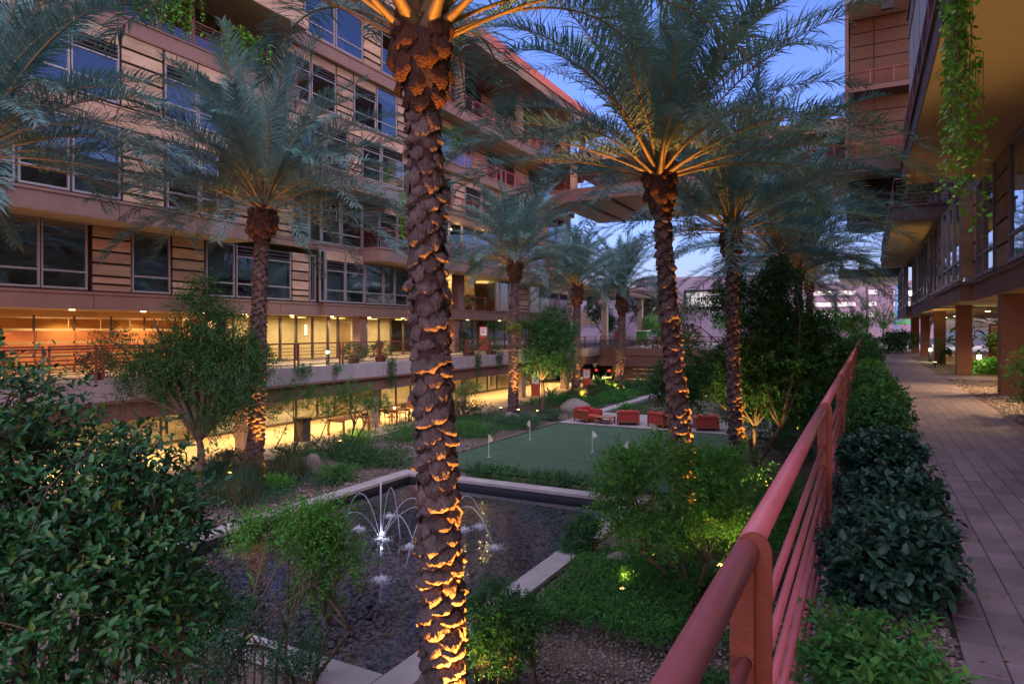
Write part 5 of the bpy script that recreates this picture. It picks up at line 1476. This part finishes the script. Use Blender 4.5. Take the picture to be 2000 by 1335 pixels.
# tufts of thin grass left of the pool
def grass(label, x, y, h, n, seed, m='leaf_olive', z=GZ, r=.45, wd=.008):
    rng = np.random.default_rng(seed)
    t = thing('grass_tuft', label, 'grass clump', (x, y, z), 'grassy clumps near the pool')
    a = rng.uniform(0, 6.28, n); q = np.abs(rng.normal(size=n)) * r * .5
    P = np.stack([x + q * np.cos(a), y + q * np.sin(a), np.full(n, z)], 1)
    D = unit(np.stack([np.cos(a) * .45 + rng.normal(size=n) * .25, np.sin(a) * .45 + rng.normal(size=n) * .25, np.ones(n)], 1))
    V, F = leaf_geo(P, D, np.stack([np.cos(a), np.sin(a), np.ones(n) * .1], 1), h * rng.uniform(.6, 1.1, n), np.full(n, wd), 1, .35)
    o = bpy.data.objects.new('blade', mesh_np('blade', V, F, m)); o['kind'] = 'stuff'; link(o, t)
for i, (x, y, lb) in enumerate([(-18.3, 14.2, 'grassy clump by the uplight of the left palm'), (-16.6, 14.4, 'tall wispy grass clump between the left palm and the pool'), (-15.9, 13.3, 'wispy grass clump on the left bank of the pool'), (-15.0, 12.4, 'grass clump nearest the pool coping on the left bank'), (-17.2, 12.9, 'grass clump under the dark tree'), (-16.0, 15.4, 'grass clump in front of the tan boulder')]):
    grass(lb, x, y, .8, 700, 120 + i, 'leaf_olive' if i % 2 else 'leaf_blue', r=.8, wd=.012)
def spiky(label, x, y, z, h, n, seed, m, wd=.07, group='spiky leaved plants'):
    rng = np.random.default_rng(seed)
    t = thing('spiky_plant', label, 'plant', (x, y, z), group)
    for i in range(n):
        a = i * 2.4 + rng.normal() * .2; e = rng.uniform(.35, 1.35)
        d = np.array([[math.cos(a) * math.cos(e), math.sin(a) * math.cos(e), math.sin(e)]])
        V, F = leaf_geo(np.array([[x, y, z]]) + d * .05, d, np.array([[-math.cos(a) * .6, -math.sin(a) * .6, 1.0]]), h * rng.uniform(.7, 1.1), wd, 1, .3)
        o = bpy.data.objects.new('leaf', mesh_np('leaf', V, F, m)); link(o, t)
spiky('blue grey agave under the light green tree', -2.6, 12.3, GZ, .75, 26, 131, 'leaf_blue', .11)
spiky('cycad with arching leaves at the foot of the canopy corner palm', -18.6, 50.0, GZ, 1.6, 40, 132, 'leaf_mid', .16)
spiky('strappy plant on the terrace beside the far kiosk', -19.2, 41.9, GZ, 1.1, 26, 133, 'leaf_dark', .09)
spiky('strappy plant by the garage screen', -16.2, 53, GZ, 1.3, 30, 134, 'leaf_mid', .14)
spiky('small yellow lit plant beside the dark tree trunks', -2.7, 17.9, GZ, .8, 30, 135, 'leaf_light', .05)

# plants along the railing on the walk
rw = [(4.75, .41, .5, .45, 'leaf_hedge', 'round dark leaved bush hanging over the pavers, nearest on the walk'), (6.4, .34, .5, .36, 'leaf_hedge', 'second leafy bush along the railing from the camera'), (8.0, .36, .6, .5, 'leaf_hedge', 'third bush along the railing, just beyond the joint in the top rail'),
      (10.0, .38, .7, .62, 'leaf_dark', 'fourth bush along the railing'), (12.3, .38, .9, .7, 'leaf_mid', 'fifth bush along the railing'), (14.8, .42, 1.1, .7, 'leaf_dark', 'sixth bush along the railing'), (17.6, .42, 1.2, .72, 'leaf_dark', 'seventh bush along the railing'),
      (21, .45, 1.6, .75, 'leaf_mid', 'eighth bush along the railing'), (25.5, .5, 2.0, .8, 'leaf_dark', 'ninth bush along the railing'), (31, .6, 2.6, .9, 'leaf_dark', 'tenth bush along the railing'), (38, .9, 3.2, 1.0, 'leaf_mid', 'last bush along the railing at the end of the walk')]
for i, (y, rx, ry, h, m, lb) in enumerate(rw):
    rng = np.random.default_rng(200 + i)
    x = .14
    bl = [(x + rng.normal() * .1, y + rng.uniform(-.6, .6) * ry, h * .5, rx * .62, ry * .55, h * .5) for _ in range(4)] + [(x, y, h * .5, rx * .8, ry * .8, h * .52)]
    Lw = .072 if i < 4 else .075
    shrub('shrub', lb, bl, m, 210 + i, n=620 if i < 4 else 520, k=8, tl=.15, Ln=Lw, Wd=Lw * .64, lod=1 if i < 4 else 0, group='bushes between the railing and the pavers', stems=14, ground=0, shell=.55, gaps=.05)
rng = np.random.default_rng(240)
bl = [(rng.uniform(-.2, .2), rng.uniform(2.9, 3.9), .1, .2, .25, .16) for _ in range(9)]
shrub('shrub', 'low bright leafed groundcover clump at the very front beside the rail foot', bl, 'leaf_mid', 241, n=620, k=7, tl=.12, Ln=.05, Wd=.026, lod=1, group='bushes between the railing and the pavers', ground=0, shell=.3)

# plants on the right of the walk
def rplant(label, x, y, rx, ry, h, m, seed, n, Ln, **k):
    rng = np.random.default_rng(seed)
    bl = [(x + rng.normal() * rx * .4, y + rng.normal() * ry * .4, h * rng.uniform(.35, .7), rx * .6, ry * .6, h * .4) for _ in range(5)]
    return shrub('shrub', label, bl, m, seed, n=n, Ln=Ln, Wd=Ln * .45, ground=0, group='planting right of the walk', **k)
rplant('shrub at the right edge in front of the nearest brown column', 3.15, 15.4, .55, .8, 1.5, 'leaf_mid', 251, 900, .075)
rplant('bright lit groundcover beside the path light', 4.2, 31.0, 1.0, 1.2, .4, 'leaf_light', 252, 900, .1)
rplant('dark shrub behind the second brown column', 5.6, 33.5, 1.1, 1.2, 1.6, 'leaf_dark', 253, 700, .14)
rplant('dark shrub at the end of the walk beside the far columns', 2.0, 53, 1.8, 1.5, 1.5, 'leaf_dark', 254, 900, .14)
rplant('low shrubs across the far end of the walk', -.6, 52, 1.6, 1.5, 1.3, 'leaf_mid', 255, 900, .14)
def bigleaf(label, x, y, z, h, n, seed, m='leaf_gloss'):
    rng = np.random.default_rng(seed)
    t = thing('broadleaf_plant', label, 'plant', (x, y, z), 'tall broad leaved plants by the columns')
    for i in range(n):
        a = rng.uniform(0, 6.28); hh = h * rng.uniform(.35, 1); q = rng.uniform(.2, .5) * h * .45
        p = Vector((x + q * math.cos(a), y + q * math.sin(a), z + hh))
        b = MB().tube(curve((x + rng.normal() * .06, y + rng.normal() * .06, z), p, .05, rng, 4), [.016, .014, .012, .01, .008], 4)
        b.build('stalk', 'leaf_mid', t)
        V, F = leaf_geo(np.array([p]), np.array([[math.cos(a), math.sin(a), rng.uniform(-.2, .5)]]), np.array([[0, 0, 1.]]), rng.uniform(.4, .75), .24, 1, .35)
        o = bpy.data.objects.new('leaf', mesh_np('leaf', V, F, m)); link(o, t)
bigleaf('tall broad leaved plant between the second and third brown columns', 4.0, 36.2, 0, 2.3, 34, 261)
bigleaf('broad leaved plant before the red stand beyond the columns', 4.9, 32.8, 0, 1.5, 30, 262)
bigleaf('broad leaved plant at the foot of the third column', 3.2, 37.8, 0, 1.3, 18, 263)

def bollard(label, x, y):
    t = thing('path_light', label, 'path light', (x, y, 0), 'dark path lights beside the walk')
    MB().cyl(x, y, 0, .55, .085, 12).build('post', 'black_metal', t)
    MB().cyl(x, y, .55, .68, .075, 12).build('lens', 'lamp_warm', t)
    MB().cyl(x, y, .68, .73, .11, 12).cyl(x, y, .73, .9, .10, 12, .04).build('cap', 'black_metal', t)
    lamp('path_light_glow', 'POINT', (x, y - .16, .62), 16, (.95, .9, .5), t, shadow_soft_size=.06)
bollard('dark path light in front of the lit groundcover', 3.85, 31.0)
bollard('dark path light farther on, between the far columns', 3.0, 41.0)
bollard('dark path light on the far terrace by the lobby glass', -22.3, 23.6)

# hanging vines
def vine(label, pts, n, Ln, m, seed, group='hanging vines', strands=30, bark='twig'):
    """pts: (x, y, z top, z bottom, spread)"""
    rng = np.random.default_rng(seed)
    x, y, z0, z1, sp = pts
    t = thing('vine', label, 'vine', (x, y, z1), group)
    b = MB(); Ps = []; Ds = []
    for i in range(strands):
        sx, sy = x + rng.normal() * sp[0] * .5, y + rng.normal() * sp[1] * .5
        zb = z0 + (z1 - z0) * rng.uniform(.45, 1.0)
        k = 8
        pp = [(sx + math.sin(j * .9 + i) * .03 * j / k, sy + math.cos(j * .8 + i) * .03 * j / k, z0 + (zb - z0) * j / k) for j in range(k + 1)]
        b.tube(pp, .004, 3, cap=False)
        q = int(n / strands * (z0 - zb) / (z0 - z1)) + 1
        tt = rng.uniform(0, 1, q)
        Ps.append(np.stack([np.interp(tt, np.linspace(0, 1, k + 1), np.array(pp)[:, c]) for c in range(3)], 1) + rng.normal(size=(q, 3)) * .035)
        a = rng.uniform(0, 6.28, q)
        Ds.append(np.stack([np.cos(a), np.sin(a), rng.uniform(-.9, .1, q)], 1))
    P = np.concatenate(Ps); D = np.concatenate(Ds); nn = len(P)
    V, F = leaf_geo(P, D, np.stack([rng.normal(size=nn) * .4, rng.normal(size=nn) * .4, np.ones(nn)], 1), Ln * rng.uniform(.55, 1.25, nn), Ln * rng.uniform(.6, .95, nn), 1, .3)
    fo = bpy.data.objects.new('foliage', mesh_np('foliage', V, F, m)); fo['kind'] = 'stuff'; link(fo, t)
    b.build('stem', bark, t)
vine('bright green vine hanging thickly from the near upper balcony', (.98, 9.8, 6.9, 3.1, (.12, .75)), 2800, .085, 'leaf_vine', 271, strands=44)
vine('thin trailing vine end against the window frames', (1.22, 10.4, 5.2, 2.75, (.25, .6)), 260, .10, 'leaf_vine', 272, strands=9)
vine('green vine hanging from the third floor beside the big palm trunk', (-24.3, 32.0, 9.9, 5.9, (.1, .35)), 900, .10, 'leaf_vine', 273, strands=22)
vine('ivy pouring over the parapet by the near terrace railing', (-20.68, 14.4, .35, -.9, (.1, 1.0)), 1400, .09, 'leaf_dark', 274, strands=40)
vine('narrow ivy strand hanging on the parapet left of the big palm trunk', (-20.65, 26.3, .3, -1.45, (.08, .35)), 500, .09, 'leaf_dark', 275, strands=16)
vine('ivy strand on the parapet just right of the big palm trunk', (-20.65, 34.6, .3, -1.2, (.08, .4)), 400, .09, 'leaf_dark', 276, strands=14)
vine('ivy strand on the parapet before the second far palm', (-20.65, 37.4, .3, -1.0, (.08, .4)), 400, .09, 'leaf_dark', 277, strands=14)
vine('ivy clump on the parapet above the bin', (-20.65, 20.4, .25, -.35, (.08, .5)), 260, .09, 'leaf_mid', 278, strands=14)
vine('small ivy clump on the parapet between two panel joints', (-20.65, 22.6, .2, -.4, (.08, .3)), 140, .09, 'leaf_mid', 279, strands=8)
vine('ferny plant spilling over the second floor balcony edge', (-24.35, 40.2, 6.9, 5.75, (.15, 1.0)), 700, .13, 'leaf_dark', 280, strands=24)
vine('greenery spilling over the planted loggia rail, upper left', (-24.4, 16.4, 15.2, 13.2, (.3, 2.0)), 2400, .14, 'leaf_vine', 281, strands=60)
vine('greenery over the loggia rail farther right, upper left', (-24.4, 20.6, 15.0, 13.0, (.3, 1.3)), 1500, .14, 'leaf_vine', 282, strands=40)
def pot_plants(items):
    for i, (lb, x, y, z, r, h, m) in enumerate(items):
        rng = np.random.default_rng(300 + i)
        t = thing('potted_plant', lb, 'plant', (x, y, z), 'planters along the far terraces')
        MB().cyl(x, y, z, z + .3, r * .4, 12, r * .5).build('pot', 'bronze', t)
        foliage('foliage', [(x, y, z + .3 + h * .5, r, r, h * .55)], 150, 7, .25, .1, .05, m, t, 320 + i)
pot_plants([('low plant behind the near terrace railing, left of the ivy', -21.7, 12.6, 0, .5, .55, 'leaf_olive'), ('low plant behind the terrace railing right of the lit lobby door', -21.6, 19.0, 0, .5, .6, 'leaf_mid'), ('dark plant behind the railing in front of the brown column', -21.6, 24.6, 0, .6, .6, 'leaf_dark'),
            ('second dark plant behind the railing near the brown column', -21.6, 26.6, 0, .6, .6, 'leaf_dark'), ('plant behind the railing just right of the big palm trunk', -21.8, 35.4, 0, .8, .9, 'leaf_dark'), ('bushy plant behind the railing by the red stand', -21.7, 38.0, 0, .7, .8, 'leaf_mid'),
            ('leafy plant on the first floor loggia', -26.6, 43.2, 3.12, .5, .8, 'leaf_dark'), ('smaller leafy plant on the first floor loggia', -26.5, 44.8, 3.12, .4, .6, 'leaf_dark'), ('bush on the second floor balcony corner', -25.2, 38.6, 6.4, .9, 1.3, 'leaf_dark'),
            ('big plant on the upper balcony by the palm head', -25.0, 38.3, 13.4, .8, 1.8, 'leaf_vine'), ('plant on the balcony rail high above the lobby', -25.0, 30.9, 9.95, .5, .9, 'leaf_vine'), ('plant in the corner of the near balcony', 1.9, 33.0, 6.75, .7, .8, 'leaf_dark'), ('dark pot on the low slab at the end of the walk', -.3, 66, 6.9, .5, .9, 'leaf_dark')])
for i in range(6):
    rng = np.random.default_rng(400 + i)
    x = -19.5 + i * 3.1
    t = thing('planter_shrub', ['low shrub in the far planter by the inner corner', 'low shrub in the far planter beside the canopy column', 'low shrub in the far planter before the bougainvillea', 'low shrub in the far planter behind the fan palm trunk', 'low shrub in the far planter right of the fan palm', 'low shrub in the far planter near the dark tree'][i], 'shrub', (x, 56.6, 0), 'shrubs in the far planter')
    foliage('foliage', [(x + rng.normal() * .5, 56.7, .35, 1.3, .4, .4), (x + .9, 56.7, .3, .8, .4, .35)], 350, 7, .3, .12, .05, 'leaf_dark', t, 410 + i)

# ------------------------------------------------------------------ beyond the court: street, far buildings, trees
fb = thing('far_building', 'pink far building with one wide lit window above the trees', 'building', (-20, 98, 0))
bp('wall', -30, -7.5, 95.5, 120, 0, 9.2, 'far_wall', fb)
f = MB().box(-22.8, -22.5, 95.3, 95.5, 4.7, 7.3).box(-17.7, -17.4, 95.3, 95.5, 4.7, 7.3).box(-22.5, -17.7, 95.3, 95.5, 7.0, 7.3).box(-22.5, -17.7, 95.3, 95.5, 4.7, 4.85)
for i in range(1, 8): f.box(-22.5 + i * .6 - .025, -22.5 + i * .6 + .025, 95.38, 95.48, 4.85, 7.0)
f.box(-22.5, -17.7, 95.36, 95.46, 6.1, 6.16)
fo = f.build('window', 'backing', fb)
bp('pane', -22.5, -17.7, 95.47, 95.49, 4.85, 7.0, 'lit_window', fo)
t = thing('wall_lantern', 'small white lantern on the pink wall below the wide window', 'lamp', (-18.6, 95.3, 3.9))
MB().cyl(-18.6, 95.2, 3.7, 4.3, .22, 8).build('lamp_glass', 'lamp_white', t)
MB().cyl(-18.6, 95.2, 4.3, 4.45, .3, 8).build('cap', 'black_metal', t)
fg_ = thing('parking_garage', 'pink parking garage with lit openings at the end of the walk', 'building', (0, 146, 0))
GY = 142
bp('wall', -12, 4.0, GY, GY + 30, 0, 10.9, 'far_wall', fg_)
bp('wall', 4.0, 12, GY + 3, GY + 30, 0, 10.9, 'far_wall', fg_)
rr = random.Random(5)
for z0, z1 in ((8.3, 9.2), (6.1, 7.0), (4.0, 4.9)):
    f = MB().box(-11.5, -1.6, GY - .15, GY - .02, z0 - .1, z0).box(-11.5, -1.6, GY - .15, GY - .02, z1, z1 + .1)
    fo = f.build('opening', 'plaster_dark', fg_)
    bp('lit_deck', -11.5, -1.6, GY - .06, GY - .03, z0, z1, 'lit_strip', fo)
    for x in (-10, -8, -6.2, -3.4): bp('deck_light', x, x + .25, GY - .12, GY - .07, z0 + .5, z0 + .75, 'lamp_warm', fo)
    f = MB().box(.3, 2.0, GY - .1, GY - .02, z0 - .08, z1 + .08).build('window', 'plaster_dark', fg_)
    bp('pane', .42, 1.88, GY - .16, GY - .11, z0, z1, 'lit_strip', f)
    f = MB().box(4.6, 10.5, GY + 2.9, GY + 2.98, z0 - .08, z1 + .08).build('window', 'plaster_dark', fg_)
    bp('pane', 4.7, 10.4, GY + 2.84, GY + 2.89, z0, z1, 'lit_strip', f)
t = thing('banner_pole', 'tall pale blue pole beside the far garage', 'pole', (4.9, 138, 0))
MB().cyl(4.9, 138, 0, 12, .16, 10).build('pole', 'blue_paint', t)
MB().box(4.72, 5.08, 137.9, 138.1, 1.5, 11.8).build('banner', 'blue_paint', t)
t = thing('street_lamp', 'white street lamp beside the wing of the near building', 'street lamp', (4.0, 76, 0))
MB().cyl(4.0, 76, 0, 5.0, .07, 8).build('pole', 'black_metal', t)
MB().cyl(4.0, 76, 5.0, 5.5, .2, 8, .26).build('lantern', 'lamp_white', t)
t = thing('street_lamp', 'thin white lamp post among the trees beyond the canopy', 'street lamp', (-24.6, 86, 0))
MB().cyl(-24.6, 86, 0, 4.3, .07, 8).build('pole', 'white_paint', t)
MB().cyl(-24.6, 86, 4.3, 4.6, .1, 8, .4).build('lantern', 'lamp_white', t)
t = thing('market_umbrella', 'green umbrella beyond the far columns of the walk', 'umbrella', (4.8, 105, 0))
MB().cyl(4.8, 105, 0, 2.6, .05, 8).build('pole', 'white_paint', t); MB().cyl(4.8, 105, 2.4, 3.3, 1.5, 10, .05).build('canopy', 'green_panel', t)
pk = thing('far_building', 'pinkish far block seen under the canopy, left of its column', 'building', (-41, 104, 0))
bp('wall', -60, -37.5, 103, 120, 0, 7.2, 'far_wall', pk); f = MB().box(-43, -38.3, 102.9, 103, 2.2, 4.9).build('window', 'frame', pk); bp('pane', -42.8, -38.5, 102.86, 102.89, 2.4, 4.7, 'glass', f)
t = thing('banner_sign', 'green and orange banner hanging beside the canopy column', 'banner', (-27.0, 70, 3.6))
MB().box(-27.6, -27.0, 70, 70.05, 3.9, 5.4).build('green_cloth', 'green_panel', t); MB().box(-26.98, -26.4, 70, 70.05, 4.6, 5.4).build('orange_cloth', 'orange_panel', t)
t = thing('vending_cart', 'bright green cart beside the canopy column', 'cart', (-22.5, 75, 0))
MB().box(-23.3, -22.1, 74.5, 75.5, .25, 1.5).build('cart_body', 'green_panel', t); MB().box(-23.45, -21.95, 74.4, 75.6, 1.5, 1.6).build('counter', 'white_paint', t)
for x in (-23, -22.4): MB().prism([(74.8 + .25 * math.cos(a), .25 + .25 * math.sin(a)) for a in np.linspace(0, 6.28, 12)[:-1]], 0, x, x + .08).build('wheel', 'rubber', t)
t = thing('vending_cart', 'red cart to the left of the canopy column', 'cart', (-24.9, 74, 0))
MB().box(-25.6, -24.6, 73.6, 74.4, .2, 1.5).build('cart_body', 'kiosk_red', t); MB().box(-25.7, -24.5, 73.5, 74.5, 1.5, 1.6).build('counter', 'white_paint', t)

def car(label, x, y, z, rz, body='car_black'):
    t = thing('parked_car', label, 'car', (x, y, z), 'parked cars', rz)
    w = .9
    prof = [(-2.2, .35), (2.2, .35), (2.25, .75), (2.05, 1.0), (1.1, 1.08), (.55, 1.52), (-1.5, 1.55), (-2.15, 1.1), (-2.25, .7)]
    MB().prism([(a, b_) for a, b_ in prof], 1, -w, w).build('body', body, t, local=True)
    MB().prism([(.95, 1.08), (.50, 1.46), (-1.4, 1.48), (-1.9, 1.12)], 1, -w - .012, w + .012).build('side_window', 'glass', t, local=True)
    MB().prism([(-w + .12, 1.14), (w - .12, 1.14), (w - .2, 1.45), (-w + .2, 1.45)], 0, -2.08, -1.62).build('rear_window', 'glass', t, local=True)
    for sx in (-1.4, 1.4):
        for sy in (-1, 1):
            MB().prism([(sx + .33 * math.cos(a), .33 + .33 * math.sin(a)) for a in np.linspace(0, 6.283, 15)[:-1]], 1, sy * (w - .2), sy * (w + .02)).build('wheel', 'rubber', t, local=True)
    for sy in (-1, 1):
        MB().box(-2.28, -2.2, sy * .7 - .14, sy * .7 + .14, .8, 1.02).build('tail_light', 'tail_red', t, local=True)
        MB().box(2.18, 2.27, sy * .65 - .18, sy * .65 + .18, .68, .85).build('headlight', 'white_paint', t, local=True)
car('black car with red tail light in the garage opening', -21.6, 62, GZ + .01, R(80))
car('dark car behind the garage glass left of the opening', -24.0, 57.8, GZ + .05, R(-100))
car('pale car on the street beyond the far railing', -21.0, 84, -.03, R(5), 'white_paint')

def bgtree(label, x, y, z, h, r, m, seed, n=900, Ln=.3, name='street_tree', gaps=.35, group='trees beyond the court'):
    rng = np.random.default_rng(seed)
    bl = [(x + rng.normal() * r * .45, y + rng.normal() * r * .45, z + h * rng.uniform(.5, .9), r * rng.uniform(.4, .6), r * rng.uniform(.4, .6), h * .16) for _ in range(7)]
    return tree(name, label, 'tree', (x, y, z), bl, m, seed, n=n, k=7, tl=.6, Ln=Ln, Wd=Ln * .35, r0=h * .02, fork=.4, gaps=gaps, gf=1.2, twig_n=50, group=group)
BG = [('misty grey green tree right of the canopy column', -24.5, 82, 6.2, 2.6, 'leaf_olive'), ('feathery olive tree between the canopy and the fan palm', -20.5, 84, 6.4, 3.2, 'leaf_olive'), ('small dark tree under the canopy corner', -26.5, 72, 4.4, 1.5, 'leaf_blue'), ('small yellow green tree lit beside the lamp post', -21.5, 79, 3.2, 1.4, 'leaf_light'),
      ('rounded green tree before the pink wall', -14.5, 84, 4.2, 2.8, 'leaf_mid'), ('dark green tree left of the garage', -9, 92, 4.8, 3.0, 'leaf_dark'), ('bright green crown in front of the lit garage', -1.0, 68, 3.4, 2.2, 'leaf_light'), ('sparse thin branched tree before the garage wall', 1.8, 84, 6.2, 2.6, 'leaf_blue'),
      ('leafy tree under the far wing of the near building', 6.2, 92, 7.5, 3.0, 'leaf_mid'), ('dark tree mass below the lit garage strips', -4.5, 88, 3.6, 3.2, 'leaf_mid'), ('tree beyond the columns at the right edge', 14.5, 58, 4.6, 3.0, 'leaf_mid'), ('second tree beyond the columns at the right edge', 17.5, 66, 5.5, 3.4, 'leaf_light'), ('tall tree beyond the columns behind the red stand', 11.0, 62, 4.4, 2.6, 'leaf_mid')]
for i, (lb, x, y, h, r, m) in enumerate(BG): bgtree(lb, x, y, 0, h, r, m, 500 + i, n=160 if 'sparse' in lb else 800, Ln=.26)
shrub('bougainvillea', 'bougainvillea with pink flowers behind the far railing', [(-15.6, 62, 1.2, 1.4, .8, .9), (-14.2, 62.3, .9, 1.1, .8, .8), (-16.8, 62, .8, .9, .8, .7)], 'leaf_mid', 530, n=700, Ln=.14, Wd=.08, ground=0)
foliage('flower', [(-15.6, 61.9, 1.6, 1.2, .7, .5), (-13.9, 62, 1.3, .6, .6, .5)], 90, 6, .2, .14, .12, 'flower', bpy.data.objects['bougainvillea'], 531, kind='stuff')
for i, (lb, x, y, h) in enumerate([('slim fan palm before the lit garage strips', -4.2, 118, 6.6), ('tall fan palm in front of the garage wall', .2, 118, 9.6), ('distant date palm among the trees past the canopy', -25, 90, 6.2)]):
    t = thing('street_palm', lb, 'palm tree', (x, y, 0), 'palms beyond the court')
    MB().tube([(x, y, -.1), (x + .1, y, h * .5), (x, y, h)], [.26, .2, .2], 8).build('trunk', 'bark', t, smooth=True)
    fs = frond_set(4.4)
    for k in range(24):
        mr, ml = fs[min(7, 1 + k // 4) * 2]
        fo = inst('frond', ml, (x, y, h), t, (0, 0, k * 2.4), .48 if i < 2 else .8)
        inst('rachis', mr, (0, 0, 0), fo, local=True)

for lb, x, y, tgt, e in (('uplight in the mulch by the nearest brown column', 2.7, 12.6, (1.8, 11.0, 6.1), 420), ('uplight in the mulch beside the walk, out of the frame', 3.4, 6.0, (1.6, 7.5, 6.1), 420), ('uplight in the bed under the second balcony', 2.7, 34.5, (1.8, 38, 6.1), 500)):
    t = thing('uplight', lb, 'spotlight', (x, y, 0), 'uplights beside the walk')
    MB().cyl(x, y, 0, .12, .03, 8).cyl(x, y, .12, .24, .07, 10).build('housing', 'black_metal', t)
    MB().cyl(x, y, .241, .25, .06, 10).build('lens', 'lamp_warm', t)
    lamp('uplight_beam', 'SPOT', (x, y, .28), e * .22, (1.0, .62, .2), t, aim=tgt, spot_size=R(110), spot_blend=.8, shadow_soft_size=.06)

for lb, x, y, z, tgt, e in (('uplight glowing through the light green tree by the pool', -3.75, 11.2, GZ, (-3.0, 11.6, .2), 45), ('uplight at the foot of the tan leaning stems', -2.2, 12.3, GZ, (-2.4, 11.5, -.8), 120), ('uplight beside the yellow lit plant under the dark tree', -2.4, 18.6, GZ, (-2.6, 17.9, -1.8), 160),
                            ('uplight under the largest dark tree', -3.6, 21.8, GZ, (-3.2, 22.9, 1.5), 260), ('uplight among the hedge mounds behind the boulder', -18.9, 20.7, GZ, (-18.4, 21.6, -2.0), 160), ('uplight at the courtyard tree between the far palms', -16.2, 33.6, GZ, (-16.4, 34.6, 1), 420),
                            ('uplight in the olive mound by the second far palm', -16.6, 41.5, GZ, (-17.2, 42.6, -1.5), 320), ('uplight in the plants at the canopy corner palm', -17.0, 49.6, GZ, (-18.2, 50.2, -1.6), 320), ('uplight in the low shrubs at the bottom of the view', -4.3, 6.6, GZ, (-4.1, 7.5, -2.1), 60)):
    t = thing('uplight', lb, 'spotlight', (x, y, z), 'uplights among the garden plants')
    MB().cyl(x, y, z, z + .12, .03, 8).cyl(x, y, z + .12, z + .24, .06, 10).build('housing', 'black_metal', t)
    MB().cyl(x, y, z + .241, z + .25, .052, 10).build('lens', 'lamp_orange', t)
    lamp('uplight_beam', 'SPOT', (x, y, z + .28), e, (1.0, .62, .16), t, aim=tgt, spot_size=R(80), spot_blend=.8, shadow_soft_size=.05)

rng = np.random.default_rng(900)
n = 130
P = np.stack([np.where(rng.random(n) < .6, rng.normal(.55, .12, n), rng.uniform(.5, 2.3, n)), rng.uniform(3, 14, n), np.full(n, .027)], 1)
P[:, 0] = np.clip(P[:, 0], .36, 2.3)
a = rng.uniform(0, 6.28, n)
V, F = leaf_geo(P, np.stack([np.cos(a), np.sin(a), rng.uniform(0, .2, n)], 1), np.stack([rng.normal(size=n) * .2, rng.normal(size=n) * .2, np.ones(n)], 1), rng.uniform(.025, .055, n), rng.uniform(.012, .024, n), 1, -.1)
o = bpy.data.objects.new('fallen_leaves', mesh_np('fallen_leaves', V, F, 'dead_frond')); COL.objects.link(o); o['kind'] = 'stuff'

for y in (17.2, 21.9):
    MB().cyl(3.75, y, CZ - .035, CZ - .002, .1, 12).build('downlight', 'lamp_warm', nb)
    lamp('downlight_beam', 'SPOT', (3.75, y, CZ - .06), 210, (1.0, .66, .3), nb, aim=(2.1, y - .6, 0), spot_size=R(105), spot_blend=.6, shadow_soft_size=.06)
